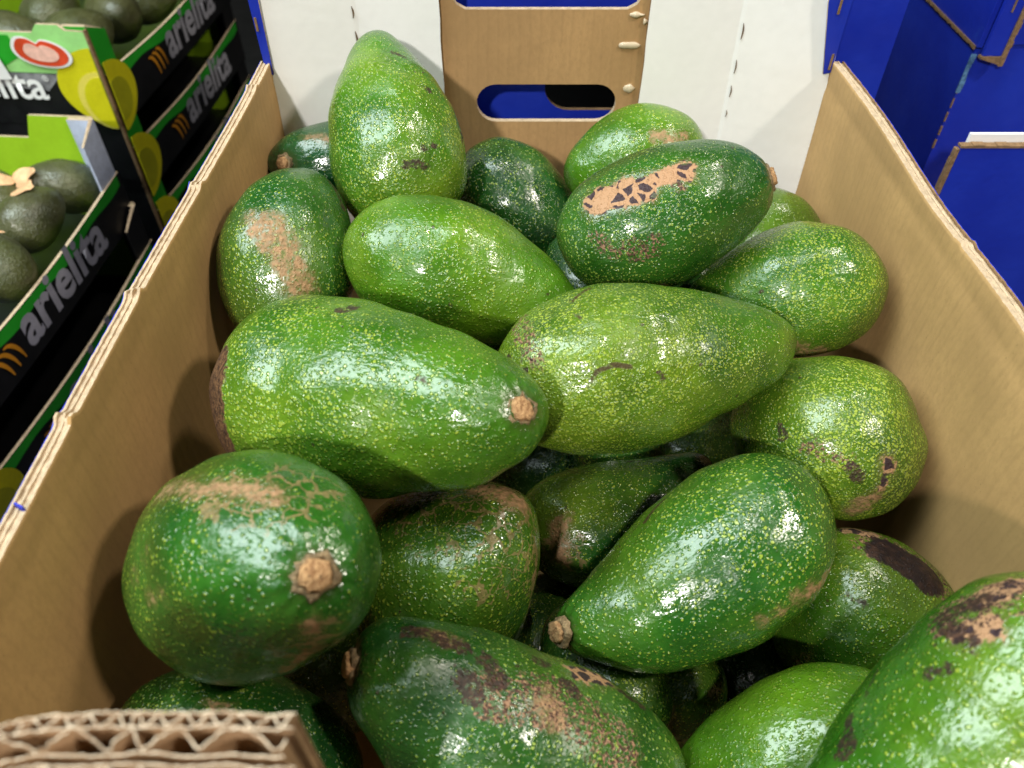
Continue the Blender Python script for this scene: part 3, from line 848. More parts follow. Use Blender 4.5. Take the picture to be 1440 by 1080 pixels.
def avocado_mesh(name, d, nx, nph, seed, lump=0.025):
    rng = np.random.default_rng(seed)
    th = np.linspace(0, math.pi, nx + 1)
    X = -np.cos(th)
    L, W = d['L'], d['W']
    r = prof(X, d['k'], d['q']) * W / 2
    off = (d['b'] * (X * X - .33) + d['e'] * (X ** 3 - .6 * X)) * W
    ph = np.linspace(0, 2 * math.pi, nph, endpoint=False)
    P = np.stack([off[1:-1, None] + r[1:-1, None] * np.cos(ph), r[1:-1, None] * np.sin(ph), np.repeat((X[1:-1] * L / 2)[:, None], nph, 1)], 2).reshape(-1, 3)
    P = np.vstack([[(off[0], 0, -L / 2)], P, [(off[-1], 0, L / 2)]])
    N = P / np.array([W / 2, W / 2, L / 2]) ** 2
    N /= np.linalg.norm(N, axis=1, keepdims=True)
    disp = np.zeros(len(P))
    for i in range(14):
        f = rng.normal(0, 1, 3)
        f *= (38 + 26 * i) / np.linalg.norm(f)
        disp += np.sin(P @ f + rng.uniform(0, 6.28)) / (1 + 0.55 * i)
    P = P + N * (disp * W * lump * 0.45)[:, None]
    if 'stem' in d:
        sp0 = np.array(d['stem'][0]) / 1000
        ds = np.linalg.norm(P - sp0, axis=1)
        v = P - sp0
        nrm = np.array(d['stem'][1])
        t1 = np.cross(nrm, (0.3, 0.9, 0.2))
        t1 /= np.linalg.norm(t1)
        ang = np.arctan2(v @ np.cross(nrm, t1), v @ t1)
        rib = 0.00022 * np.sin(ang * 13 + np.sin(ang * 3)) * np.exp(-((ds - 0.012) / 0.006) ** 2)
        P = P - nrm * (0.0020 * np.exp(-(ds / 0.009) ** 2) + rib)[:, None]
    faces = []
    nr = nx - 1
    for j in range(nph):
        faces.append((0, 1 + (j + 1) % nph, 1 + j))
        b = 1 + (nr - 1) * nph
        faces.append((len(P) - 1, b + j, b + (j + 1) % nph))
    for i in range(nr - 1):
        b = 1 + i * nph
        for j in range(nph):
            k = (j + 1) % nph
            faces.append((b + j, b + k, b + nph + k, b + nph + j))
    me = bpy.data.meshes.new(name)
    me.from_pydata(P.tolist(), [], faces)
    me.update()
    me.polygons.foreach_set('use_smooth', [True] * len(me.polygons))

    def attr(nm, arr):
        a = me.attributes.new(nm, 'FLOAT', 'POINT')
        a.data.foreach_set('value', np.asarray(arr, dtype=np.float32))
    attr('axial', 0.5 - P[:, 2] / L)
    sp = np.array(d['stem'][0]) if 'stem' in d else np.array((off[-1], 0, L / 2)) * 1000
    attr('stem_mm', np.linalg.norm(P * 1000 - sp, axis=1))
    fields = {}
    for kind, a, b, rr in d.get('patches', []):
        f = rr - capsule(P * 1000, a, b)
        fields[kind] = np.maximum(fields[kind], f) if kind in fields else f
    for kd, f in fields.items():
        attr(kd, np.clip(f, -15, 15))
    return me, set(fields)


def ring_lathe(bm, prof_, n, jag, seed, mat4):
    rnd = random.Random(seed)
    jj = [rnd.uniform(1 - jag, 1 + jag) for _ in range(n)]
    rings = []
    for (r, z) in prof_:
        rings.append([bm.verts.new(mat4 @ Vector((r * jj[i] * math.cos(2 * math.pi * i / n), r * jj[(i * 7) % n] ** 0.3 * jj[i] ** 0.7 * math.sin(2 * math.pi * i / n),
                                                  z + rnd.uniform(-0.0002, 0.0002)))) for i in range(n)])
    for a, b in zip(rings, rings[1:]):
        for i in range(n):
            bm.faces.new((a[i], a[(i + 1) % n], b[(i + 1) % n], b[i]))
    bm.faces.new(rings[-1])


def add_stem(body, d, seed, size=1.0):
    p, nrm = Vector(d['stem'][0]) / 1000, Vector(d['stem'][1])
    q = nrm.to_track_quat('Z', 'Y').to_matrix().to_4x4()
    mt = Matrix.Translation(p - nrm * 0.0007) @ q
    s = size
    bm = bmesh.new()
    ring_lathe(bm, [(0.0074 * s, -0.0022), (0.0072 * s, 0.0002), (0.0062 * s, 0.0010), (0.0050 * s, 0.0009), (0.0046 * s, -0.0003)], 22, 0.24, seed, mt)
    st = link('stem', bm_mesh(bm, 'stem'), M_COLLAR, body, False, True)
    bm = bmesh.new()
    ring_lathe(bm, [(0.0054 * s, -0.0010), (0.0052 * s, 0.0018), (0.0045 * s, 0.0028), (0.0030 * s, 0.0023), (0.0022 * s, 0.0030), (0.0009 * s, 0.0024)], 20, 0.14, seed + 5, mt)
    link('stem_scar', bm_mesh(bm, 'stem_scar'), M_BUTTON, st, False, True)
    return st


# key: label, dark, light, dot colour, dot density, dot scale, yellow, roughness
G_MID = ((0.026, 0.115, 0.008), (0.066, 0.200, 0.014))
G_DRK = ((0.009, 0.056, 0.010), (0.024, 0.112, 0.014))
G_TEAL = ((0.006, 0.055, 0.018), (0.014, 0.105, 0.026))
G_LIT = ((0.046, 0.140, 0.008), (0.100, 0.240, 0.012))
G_OLV = ((0.028, 0.090, 0.007), (0.074, 0.172, 0.010))
G_YEL = ((0.042, 0.130, 0.008), (0.092, 0.215, 0.014))
G_DMD = ((0.014, 0.080, 0.009), (0.036, 0.140, 0.014))
DOT_Y = (0.38, 0.47, 0.05)
DOT_P = (0.36, 0.47, 0.07)
LOOK = {
    'A1': ('pear shaped avocado standing upright with its narrow end up against white lining', G_MID, DOT_Y, 0.95, 330, 0.55, 0.26),
    'A2': ('dark small avocado with brown stem tucked behind the upright one, touching the left wall', G_TEAL, DOT_P, 0.5, 330, 0.1, 0.24),
    'A3': ('avocado with a large tan scar leaning against the left wall beside the upright one', G_DRK, DOT_Y, 0.85, 300, 0.25, 0.28),
    'A4': ('dark bluish green avocado below the hand hole, right of the upright pear shaped one', G_DRK, DOT_P, 0.75, 300, 0.05, 0.25),
    'A5': ('light green avocado with pale brown smudge at the back under the hand hole corner', G_LIT, DOT_Y, 0.85, 270, 0.3, 0.27),
    'A6': ('bright smooth avocado lying in front of the upright one, blunt end left', G_LIT, DOT_Y, 0.75, 330, 0.6, 0.28),
    'A7': ('largest avocado at centre left, stem facing right and rotten brown blunt end', G_YEL, DOT_Y, 1.0, 320, 0.45, 0.27),
    'A8': ('yellowish avocado with thin dark scratches at the centre, narrow end pointing right', G_OLV, DOT_Y, 1.15, 420, 0.52, 0.27),
    'A9': ('dark avocado with long tan and purple cracked scar and stem at its right', G_DMD, DOT_P, 0.85, 330, 0.1, 0.26),
    'A10': ('shiny avocado touching the right wall, blunt end right, below the cracked scar one', G_MID, DOT_Y, 1.1, 400, 0.5, 0.24),
    'A11': ('barely visible avocado wedged in the back right corner behind the cracked scar one', G_OLV, DOT_P, 0.6, 330, 0.3, 0.25),
    'A12': ('round yellow speckled avocado seen end on by the right wall with striped tan scar', G_OLV, DOT_Y, 1.2, 390, 0.42, 0.28),
    'A13': ('glossy avocado in the right foreground with dried stem pointing lower left', G_DMD, DOT_Y, 0.86, 290, 0.3, 0.24),
    'A14': ('shaded avocado lying deep in the middle behind the glossy foreground one', G_DRK, DOT_Y, 0.75, 330, 0.4, 0.24),
    'A15': ('round avocado with stem facing the viewer and tan web scars by left wall', G_DMD, DOT_Y, 0.80, 265, 0.2, 0.28),
    'A16': ('netted avocado with tan patch on top between stem-facing one and shaded one', G_DMD, DOT_Y, 0.85, 290, 0.3, 0.22),
    'A17': ('dark avocado with many purple brown bruises at the bottom centre, stem at left', G_DRK, DOT_P, 0.78, 300, 0.25, 0.30),
    'A18': ('dark avocado half hidden behind the torn corrugated flap at bottom left', G_DRK, DOT_P, 0.8, 320, 0.1, 0.3),
    'A19': ('avocado with a big black bruise on top by the right wall', G_OLV, DOT_Y, 0.7, 360, 0.3, 0.24),
    'A20': ('smooth bright green avocado at the bottom edge between the bruised ones', G_LIT, DOT_Y, 0.65, 330, 0.3, 0.26),
    'A21': ('closest avocado in the bottom right corner with cracked dark and tan scars', G_MID, DOT_Y, 0.66, 260, 0.5, 0.25),
    'A22': ('deep avocado in the dark gap below where the two biggest centre ones meet', G_DRK, DOT_Y, 0.9, 330, 0.2, 0.3),
    'A23': ('small deep avocado in the black gap under the glossy foreground one', G_DRK, DOT_Y, 0.7, 330, 0.2, 0.3),
    'A24': ('sliver of a deep avocado in the dark gap under the scratched yellowish one', G_DRK, DOT_Y, 0.9, 330, 0.2, 0.3),
    'A25': ('speckled avocado deep in the gap beside the bruised one\'s stem', G_OLV, DOT_Y, 0.9, 330, 0.3, 0.3),
    'A26': ('deep avocado in the dark gap right of the netted one', G_DRK, DOT_Y, 0.9, 330, 0.2, 0.3),
    'A27': ('avocado buried in the dark gap between the bright smooth one and centre pair', G_DRK, DOT_Y, 0.9, 330, 0.2, 0.3),
    'A28': ('deep avocado in the dark gap between the bruised one and bright bottom one', G_DRK, DOT_Y, 0.9, 330, 0.2, 0.3),
    'A29': ('hidden avocado glimpsed between the shaded one and the scratched yellowish one', G_DRK, DOT_Y, 0.9, 330, 0.2, 0.3),
    'A30': ('hidden avocado glimpsed below the glossy foreground one\'s lower edge', G_DRK, DOT_Y, 0.9, 330, 0.2, 0.3),
    'A31': ('hidden avocado glimpsed beneath the cracked scar one near the right wall', G_DRK, DOT_Y, 0.9, 330, 0.2, 0.3),
    'A32': ('hidden avocado glimpsed between the bright smooth one and the cracked scar one', G_DRK, DOT_Y, 0.9, 330, 0.2, 0.3),
}
for i, (key, d) in enumerate(AVO.items()):
    label, (dk, lt), dotc, dens, sc, yel, rgh = LOOK[key]
    hi = key not in ('A2', 'A4', 'A5', 'A11', 'A14', 'A18', 'A22', 'A23', 'A24', 'A25', 'A26', 'A27', 'A28', 'A29', 'A30', 'A31', 'A32')
    me, kinds = avocado_mesh('avocado', d, 110 if hi else 70, 150 if hi else 96, 100 + i)
    mat = skin('avocado_skin_%02d' % (i + 1), dk, lt, dotc, dens, sc, 40 + i, kinds, yel, rgh)
    o = link('avocado', me, mat)
    x, z = Vector(d['x']), Vector(d['z'])
    z.normalize()
    x = (x - z * x.dot(z)).normalized()
    y = z.cross(x)
    o.matrix_world = Matrix(((x.x, y.x, z.x, d['loc'][0]), (x.y, y.y, z.y, d['loc'][1]), (x.z, y.z, z.z, d['loc'][2]), (0, 0, 0, 1)))
    tag(o, label, 'avocado', 'big green avocados in the open box')
    if 'stem' in d:
        add_stem(o, d, 60 + i, {'A13': 0.9, 'A17': 0.95, 'A9': 0.9, 'A2': 0.75, 'A7': 0.92}.get(key, 1.0))

# ------------------------------------------------------------------ neighbouring blue boxes
# box right behind the open one
nb = thing('blue_box', (0.05, 0.65, -0.4825), 0, 'blue cardboard box directly behind, seen through the hand hole', 'box', 'blue boxes')
YB = 0.532
pf = plate('end_wall', [(-0.175, -0.43), (0.259, -0.43), (0.259, -0.15), (-0.14, -0.15)],
           [stadium(0.0230, 0.1200, -0.2670, -0.232, 12)], 0.004, ((0, YB, 0), (1, 0, 0), (0, 0, 1)), [M_BLUE, M_INSIDE_SHADE, M_EDGE_D], None)
pf.parent = nb
to_parent(pf, nb)
for nm, b in (('side_wall', (0.255, 0.259, YB + 0.0022, 0.78, -0.43, -0.152)), ('side_wall', (-0.175, -0.171, YB + 0.0022, 0.78, -0.43, -0.30)),
              ('end_wall', (-0.1705, 0.2545, 0.777, 0.781, -0.43, -0.152)), ('base_panel', (-0.175, 0.259, YB - 0.002, 0.781, -0.4825, -0.4305)),
              ('lid_panel', (-0.14, 0.259, YB - 0.002, 0.781, -0.1495, -0.146))):
    bm = bmesh.new()
    add_box(bm, *b)
    link(nm, bm_mesh(bm, nm), M_BLUE if nm == 'lid_panel' else M_INSIDE_SHADE, nb, True)

# low blue box at right with its end wall towards the camera
cb = thing('blue_box', (0.45, 0.60, -0.4825), 0, 'low blue box at right with white strip on its near top edge', 'box', 'blue boxes')
for nm, b, mt in (('end_wall', (0.300, 0.62, 0.472, 0.4765, -0.4824, -0.2645), M_BLUE), ('lining_panel', (0.306, 0.62, 0.4775, 0.4800, -0.4824, -0.2575), M_WHITE),
                  ('base_panel', (0.300, 0.62, 0.4805, 0.590, -0.4824, -0.476), M_KRAFT)):
    bm = bmesh.new()
    add_box(bm, *b)
    link(nm, bm_mesh(bm, nm), mt, cb, True)
rnd = random.Random(8)
bm = bmesh.new()
for k in range(40):
    x0 = 0.2995 + 0.32 * k / 40
    add_box(bm, x0, x0 + 0.32 / 40 - 0.0001, 0.4715, 0.4768, -0.2645, -0.2630 + rnd.uniform(0, 0.0006))
for k in range(30):
    z0 = -0.4824 + 0.2169 * k / 30
    add_box(bm, 0.2970 + rnd.uniform(-0.0008, 0.0004), 0.2998, 0.4722, 0.4762, z0, z0 + 0.2169 / 30 - 0.0001)
link('torn_edge', bm_mesh(bm, 'torn_edge'), M_EDGE_D, cb, True)

# stack of two blue boxes at the far right
XS = 0.357
lb = thing('blue_box', (0.50, 0.70, -0.4825), 0, 'lower blue box of the stack at far right under the notched one', 'box', 'blue boxes')
for nm, b, mt in (('side_wall', (XS, XS + 0.004, 0.6000, 0.735, -0.4824, -0.2525), M_BLUE), ('end_wall', (XS + 0.0042, 0.70, 0.6005, 0.604, -0.4824, -0.2530), M_BLUE),
                  ('lid_panel', (XS + 0.0045, 0.70, 0.6045, 0.735, -0.2565, -0.2530), M_BLUE)):
    bm = bmesh.new()
    add_box(bm, *b)
    link(nm, bm_mesh(bm, nm), mt, lb, True)
bm = bmesh.new()
for k in range(5):
    add_box(bm, XS - 0.0009 + 0.0002 * k, XS + 0.0006, 0.5992, 0.6004, -0.330 + 0.012 * k - 0.006, -0.330 + 0.012 * k + 0.002)
link('scuffed_crease', bm_mesh(bm, 'crease'), M_EDGE_D, lb, True)
bm = bmesh.new()
for k in range(9):
    add_box(bm, XS - 0.0012, XS + 0.0022 + 0.0006 * math.sin(k), 0.5988, 0.6000, -0.287 + 0.0034 * k, -0.287 + 0.0034 * k + 0.0036)
link('scuffed_crease', bm_mesh(bm, 'crease2'), plain('pale_scuff', (0.10, 0.22, 0.38), 0.6, 0.6, 300), lb, True)
ub = thing('blue_box', (0.50, 0.70, -0.25), 0, 'upper blue box of the stack at far right with notched brown edges', 'box', 'blue boxes')
for nm, b, mt in (('side_wall', (XS - 0.001, XS + 0.003, 0.5965, 0.735, -0.2500, -0.05), M_BLUE),
                  ('corner_post', (XS + 0.0032, 0.3745, 0.5920, 0.5955, -0.2545, -0.05), M_BLUE),
                  ('end_wall', (0.3600, 0.70, 0.6010, 0.6045, -0.2495, -0.05), M_BLUE)):
    bm = bmesh.new()
    add_box(bm, *b)
    link(nm, bm_mesh(bm, nm), mt, ub, True)
rnd = random.Random(9)
bm = bmesh.new()
for k in range(44):
    z0 = -0.262 + 0.21 * k / 44
    add_box(bm, 0.3747, 0.3782 + rnd.uniform(-0.0004, 0.0006), 0.5905, 0.5960, z0, z0 + 0.21 / 44 - 0.0001)
for k in range(8):
    x0 = XS + 0.002 + 0.017 * k / 8
    add_box(bm, x0, x0 + 0.017 / 8 - 0.0001, 0.5908, 0.5958, -0.2568 - 0.0006 * k, -0.2548 + rnd.uniform(-0.0003, 0.0003))
for k in range(50):
    y0 = 0.5985 + 0.13 * k / 50
    add_box(bm, XS - 0.0022, XS - 0.0011, y0, y0 + 0.13 / 50 - 0.0001, -0.2518 + rnd.uniform(-0.0005, 0.0005), -0.2495)
link('torn_edge', bm_mesh(bm, 'torn_edge'), M_EDGE_D, ub, True)
bm = bmesh.new()
add_box(bm, 0.3668, 0.3678, 0.5908, 0.5919, -0.222, -0.180)
link('edge_slit', bm_mesh(bm, 'edge_slit'), M_EDGE_D, ub, True)

# ------------------------------------------------------------------ printed trays of small avocados at the left
W_, LEN, H_RIM, H_POST = 0.30, 0.40, 0.063, 0.117


def ellipse(cx, cz, a, b, n=36, rot=0.0, wob=0.0):
    pts = []
    for i in range(n):
        t = 2 * math.pi * i / n
        x, z = a * math.cos(t), b * math.sin(t) * (1 + wob * math.cos(t))
        pts.append((cx + x * math.cos(rot) - z * math.sin(rot), cz + x * math.sin(rot) + z * math.cos(rot)))
    return pts


def clip_min(pts, xmin):
    return [(max(p[0], xmin), p[1]) for p in pts]


def clip_max(pts, xmax):
    return [(min(p[0], xmax), p[1]) for p in pts]


def tray(loc, rotz, label, front_print=True, H_POST=0.117):
    """origin: near right bottom corner; side panel in the plane x = 0, running back along +y"""
    t = thing('avocado_tray', loc, rotz, label, 'tray', 'printed trays of small avocados')

    def bx(nm, b, mt, par=t):
        bm = bmesh.new()
        add_box(bm, *b)
        return link(nm, bm_mesh(bm, nm), mt, par)
    bx('base_panel', (-W_, 0, 0, LEN, 0, 0.004), M_BLACK)  # black base stands in for the shade inside the tray
    # side panel: black print outside, lime inside, kraft rim, bowed outward a little
    bm = bmesh.new()
    n = 24
    R_ = []
    for i in range(n + 1):
        y = LEN * i / n
        bow = 0.006 * math.sin(math.pi * i / n)
        zr = H_RIM - 0.005 * math.sin(math.pi * i / n)
        R_.append([bm.verts.new(p) for p in ((bow, y, 0.0042), (bow, y, zr), (bow - 0.0035, y, zr), (bow - 0.0035, y, 0.0042))])
    for p, q in zip(R_, R_[1:]):
        for k, mi in ((0, 0), (1, 2), (2, 1), (3, 1)):
            bm.faces.new((p[k], p[(k + 1) % 4], q[(k + 1) % 4], q[k])).material_index = mi
    bm.faces.new(R_[0])
    bm.faces.new(R_[-1])
    sp = link('side_panel', bm_mesh(bm, 'side_panel'), [M_BLACK, M_LIME, M_EDGE], t)
    # wavy green band under the rim
    bm = bmesh.new()
    pr = []
    for i in range(n + 1):
        y = LEN * (0.02 + 0.96 * i / n)
        bow = 0.006 * math.sin(math.pi * (0.02 + 0.96 * i / n))
        zr = H_RIM - 0.005 * math.sin(math.pi * i / n)
        lo = zr - 0.012 - 0.0025 * math.sin(i * 0.9)
        pr.append((bm.verts.new((bow + 0.0006, y, lo)), bm.verts.new((bow + 0.0006, y, zr - 0.0006))))
    for p, q in zip(pr, pr[1:]):
        bm.faces.new((p[0], q[0], q[1], p[1]))
    link('green_band', bm_mesh(bm, 'green_band'), M_GREEN if rotz < 0.2 else M_GREEN, sp)
    fr_ = ((0.0055, 0, 0), (0, 1, 0), (0, 0, 1))
    text_part('lettering', 'arielita', ((0.0072, 0.150, 0.019), (0, 1, 0), (0, 0, 1)), 0.172, 0, M_LETTER, sp, 0.028, 0.0)
    # three curved orange stripes beside the lettering
    for k in range(3):
        bm = bmesh.new()
        prs = []
        for i in range(15):
            a = math.radians(12 + 82 * i / 14)
            w = 0.0024 * (0.35 + 0.65 * math.sin(math.pi * i / 14))
            c = (0.098 + 0.0115 * k, 0.008 + 0.001 * k)
            R1 = 0.034
            yy, zz = math.sin(math.pi / 2 - a), math.sin(a)
            prs.append((bm.verts.new((0.0068, c[0] + 0.55 * R1 * yy - w * yy, c[1] + R1 * zz - w * zz)),
                        bm.verts.new((0.0068, c[0] + 0.55 * R1 * yy + w * yy, c[1] + R1 * zz + w * zz))))
        for p, q in zip(prs, prs[1:]):
            bm.faces.new((p[0], q[0], q[1], p[1]))
        link('orange_stripe', bm_mesh(bm, 'orange_stripe'), M_ORANGE, sp)
    # half avocado printed round the near corner
    h1 = plate('avocado_print', clip_min(ellipse(0.005, 0.038, 0.048, 0.040, 40, 0, -0.1), 0.0012), [], 0.0004, ((0.0050, 0, 0), (0, 1, 0), (0, 0, 1)), M_YELLOW, sp)
    plate('pit_print', clip_min(ellipse(0.010, 0.033, 0.026, 0.024), 0.0012), [], 0.0004, ((0.0057, 0, 0), (0, 1, 0), (0, 0, 1)), M_PIT, sp)
    # far side, back and front panels
    bx('side_panel', (-W_, -W_ + 0.0035, 0, LEN, 0.0042, H_RIM), M_LIME)
    bkp = plate('end_panel', [(-W_ + 0.004, 0.0042), (-0.004, 0.0042), (-0.004, H_POST), (-0.075, H_POST), (-0.086, H_POST - 0.027), (-W_ + 0.086, H_POST - 0.027), (-W_ + 0.075, H_POST), (-W_ + 0.004, H_POST)],
                [], 0.0035, ((0, LEN - 0.002, 0), (1, 0, 0), (0, 0, 1)), [M_LIME, M_GREEN, M_EDGE], t)
    fp = plate('end_panel', [(-W_ + 0.004, 0.0042), (-0.0015, 0.0042), (-0.0015, H_POST - 0.004), (-0.022, H_POST - 0.003), (-0.028, H_POST + 0.003), (-0.052, H_POST + 0.003), (-0.060, H_POST - 0.006), (-W_ + 0.004, H_POST - 0.006)],
               [], 0.0040, ((0, 0.0000, 0), (1, 0, 0), (0, 0, 1)), [M_GREEN_P if front_print else M_BLACK, M_LIME, M_EDGE], t)
    if front_print:
        plate('black_band', [(-W_ + 0.004, 0.0045), (-0.004, 0.0045), (-0.004, 0.066), (-W_ + 0.004, 0.068)], [], 0.0003, ((0, -0.0024, 0), (1, 0, 0), (0, 0, 1)), M_BLACK, fp)
        plate('grey_patch', [(-0.150, 0.052), (-0.068, 0.046), (-0.046, 0.0655), (-0.150, 0.0665)], [], 0.0003, ((0, -0.0028, 0), (1, 0, 0), (0, 0, 1)), M_GREYP, fp)
        plate('green_swirl', [(-0.20, 0.075), (-0.11, 0.072), (-0.085, 0.085), (-0.088, 0.108), (-0.20, 0.110)], [], 0.0003, ((0, -0.0024, 0), (1, 0, 0), (0, 0, 1)), M_GREEN, fp)
        plate('avocado_print', clip_max(ellipse(-0.004, 0.050, 0.050, 0.046, 40, 0, 0.1), -0.0016), [], 0.0003, ((0, -0.0032, 0), (1, 0, 0), (0, 0, 1)), M_YELLOW, fp)
        plate('pit_rim_print', clip_max(ellipse(-0.004, 0.036, 0.031, 0.034), -0.0017), [], 0.0003, ((0, -0.0036, 0), (1, 0, 0), (0, 0, 1)), M_YELLOW_P, fp)
        plate('pit_print', clip_max(ellipse(-0.003, 0.034, 0.025, 0.030), -0.0018), [], 0.0003, ((0, -0.0040, 0), (1, 0, 0), (0, 0, 1)), M_YELLOW, fp)
        text_part('lettering', 'arielita', ((-0.200, -0.0044, 0.037), (1, 0, 0), (0, 0, 1)), 0.130, 0, M_LETTER_W, fp, 0.016, 0.0)
        text_part('lettering', '\u00ae', ((-0.069, -0.0044, 0.058), (1, 0, 0), (0, 0, 1)), 0.007, 0, M_LETTER_W, fp, 0.01, 0.0)
        # red bean-shaped sticker with a white rim and a pale printed centre
        bean = []
        for i in range(48):
            a = 2 * math.pi * i / 48
            r = 1 + 0.13 * math.cos(2 * a) - 0.30 * math.exp(-((a - 1.72) / 0.22) ** 2) + 0.14 * math.exp(-((a - 2.35) / 0.35) ** 2)
            bean.append((r * math.cos(a), r * math.sin(a)))
        for nm, s, mt, dy in (('sticker', 1.0, M_CREAMW, -0.0050), ('sticker_print', 0.88, M_RED, -0.0054), ('sticker_pale_centre', 0.58, M_PINK, -0.0058)):
            plate(nm, [(-0.056 + 0.0290 * s * p[0], 0.0905 + 0.0185 * s * p[1] - 0.10 * 0.0290 * s * p[0]) for p in bean], [], 0.0003,
                  ((0, dy, 0), (1, 0, 0), (0, 0, 1)), mt, fp)
        plate('paper_tag', [(-0.135, 0.058), (-0.103, 0.060), (-0.108, 0.088), (-0.135, 0.090)], [], 0.0003, ((0, -0.0062, 0), (1, 0, 0), (0, 0, 1)), M_CREAMW, fp)
    # corner posts: triangular, green outside
    for (cx, cy, sx, sy) in ((0, 0, -1, 1), (0, LEN, -1, -1)):
        bm = bmesh.new()
        a, th = 0.040, 0.003
        y0 = 0.0025 if sy > 0 else -0.0042
        P_ = [(0.0 + cx - 0.0006, cy + y0), (cx - 0.0006, cy + sy * a), (cx - th, cy + sy * a), (cx - th, cy + y0 + sy * 0.006), (cx - a * 0.7, cy + y0 + sy * 0.006), (cx - a * 0.7, cy + y0)]
        lo = [bm.verts.new((p[0], p[1], 0.0045)) for p in P_]
        hi_ = [bm.verts.new((p[0], p[1], H_POST - (0.016 if i in (1, 2) else 0))) for i, p in enumerate(P_)]
        for i in range(6):
            j = (i + 1) % 6
            bm.faces.new((lo[i], lo[j], hi_[j], hi_[i])).material_index = 0
        bm.faces.new(hi_).material_index = 1
        link('corner_post', bm_mesh(bm, 'corner_post'), [M_GREEN if sy > 0 else (M_PALEBLUE if H_POST > 0.12 else M_BLACK), M_EDGE], t)
    # brown raw edge where the print wraps the corner
    bx('raw_edge', (-0.0012, 0.0016, -0.0023, 0.0022, 0.004, H_POST - 0.002), M_EDGE_D)
    return t


XB = -0.460
TR = [((XB, 0.852, -0.453), -math.radians(4), 'topmost tray of the far left stack with red sticker on its pale green front'),
      ((XB, 0.852, -0.543), -math.radians(4), 'tray right under the one with the red sticker, lettering on its black side'),
      ((XB, 0.852, -0.633), -math.radians(4), 'lowest tray of the far left stack, mostly hidden in shade'),
      ((-0.4877, 0.401, -0.541), -math.radians(4.4), 'open tray at left edge with small dark avocados and lime inside'),
      ((-0.4800, 0.401, -0.636), -math.radians(4.4), 'tray underneath the open one at the left edge, green rim showing')]
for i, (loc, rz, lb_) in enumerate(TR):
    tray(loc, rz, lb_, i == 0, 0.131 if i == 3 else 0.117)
bm = bmesh.new()

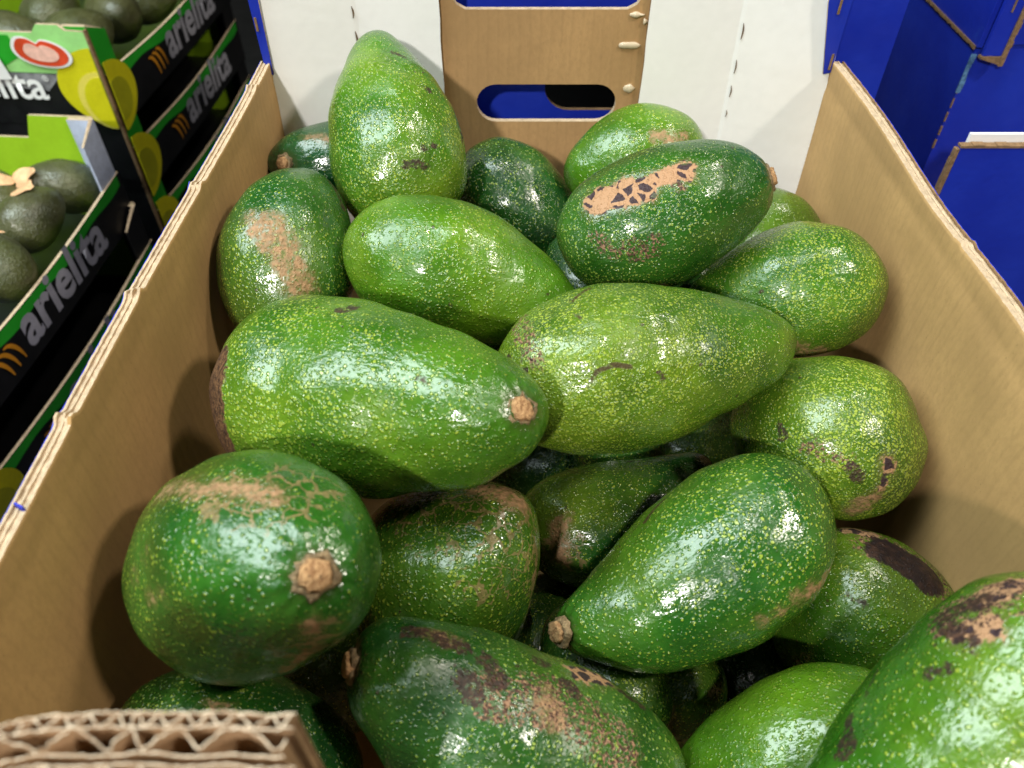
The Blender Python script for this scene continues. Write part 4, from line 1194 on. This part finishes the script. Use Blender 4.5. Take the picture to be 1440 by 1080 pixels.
# small dark avocados in the trays
HASS = [skin('small_avocado_skin_%d' % k, (0.052, 0.048, 0.016), (0.125, 0.115, 0.046), (0.17, 0.165, 0.07), 0.8, 300, 300 + k, set(), 0.08, 0.42, 1.7, 0.5) for k in range(3)]
SM = [
    # loc, axis, L, W, sticker pixel offset or None, label
    ((-0.500, 0.772, -0.468), (-0.75, -0.45, 0.45), 0.082, 0.060, (-0.55, -0.55, 0.62), 'small dark avocado in the back corner of the open tray, sticker at its end'),
    ((-0.499, 0.700, -0.462), (0.35, 0.6, 0.2), 0.080, 0.060, (-0.10, 0.45, 0.88), 'small greyish avocado by the open tray\'s rim, second from its back corner'),
    ((-0.553, 0.742, -0.468), (-0.3, 0.7, 0.3), 0.078, 0.054, (0.15, 0.25, 0.95), 'small dark avocado with sticker on top along the lime back wall'),
    ((-0.501, 0.625, -0.466), (-0.5, 0.7, 0.2), 0.082, 0.060, (-0.35, 0.60, 0.7), 'small dark avocado at the left picture edge, third along the open tray\'s rim'),
    ((-0.556, 0.665, -0.468), (0.5, 0.5, 0.1), 0.078, 0.055, (0.1, 0.2, 0.95), 'small avocado cut by the picture edge beside the greyish one'),
    ((-0.505, 0.545, -0.474), (0.2, 0.9, 0.0), 0.082, 0.060, None, 'small avocado nearest the camera in the open tray'),
    ((-0.505, 0.915, -0.375), (0.5, 0.6, 0.2), 0.090, 0.068, None, 'small greyish avocado behind the raised front edge of the topmost tray'),
    ((-0.575, 0.905, -0.372), (-0.7, 0.3, 0.3), 0.090, 0.066, None, 'small avocado above the red sticker in the topmost tray\'s left part'),
    ((-0.495, 1.000, -0.378), (0.4, -0.6, 0.3), 0.090, 0.066, None, 'small dark avocado near the green rim of the topmost tray'),
    ((-0.565, 0.990, -0.372), (0.1, 0.8, 0.4), 0.090, 0.066, None, 'small avocado in the second row of the topmost tray'),
    ((-0.480, 1.085, -0.383), (0.6, 0.3, 0.3), 0.090, 0.066, None, 'small avocado farthest back along the green rim of the topmost tray'),
]
hk = dict(k=0.22, q=0.0, b=0.0, e=0.0)
for i, (loc, ax, L, W, stk, lb_) in enumerate(SM):
    me, _ = avocado_mesh('small_avocado', dict(L=L, W=W, **hk), 48, 64, 500 + i, 0.02)
    o = link('small_avocado', me, HASS[i % 3])
    z = Vector(ax).normalized()
    q = z.to_track_quat('Z', 'Y')
    o.matrix_world = Matrix.Translation(Vector(loc) + (Vector((-0.006, -0.010, -0.006)) if loc[2] < -0.42 else Vector((0, 0, 0)))) @ q.to_matrix().to_4x4()
    tag(o, lb_, 'avocado', 'small dark avocados in the trays')
    if stk:
        # a peeling paper sticker, notched and curled, seated on the skin
        rnd = random.Random(700 + i)
        inv = q.to_matrix().transposed()
        dl = (inv @ Vector(stk)).normalized()
        best = min(me.vertices, key=lambda v: (v.co / max(v.co.length, 1e-6) - dl).length)
        n = best.normal.copy()
        u = n.orthogonal().normalized()
        v = n.cross(u)
        bm = bmesh.new()
        G = {}
        for a in range(9):
            for b in range(7):
                s, t_ = (a / 8 - 0.5), (b / 6 - 0.5)
                if s > 0.3 and abs(t_) < 0.1 and i % 2:
                    continue
                wdt = 0.027 * (1 + 0.25 * math.sin(t_ * 5 + i)) * s
                hgt = 0.018 * (1 + 0.3 * math.cos(s * 4 + i)) * t_
                p = best.co + u * wdt + v * hgt
                drop_ = -(wdt * wdt + hgt * hgt) / (2 * 0.036)
                curl = 0.006 * max(0, s) ** 2 * 4
                G[(a, b)] = bm.verts.new(p + n * (0.0016 + drop_ + curl))
        for a in range(8):
            for b in range(6):
                qd = [(a, b), (a + 1, b), (a + 1, b + 1), (a, b + 1)]
                if all(k in G for k in qd):
                    bm.faces.new([G[k] for k in qd])
        link('sticker', bm_mesh(bm, 'sticker'), M_PEACH, o, False, True)
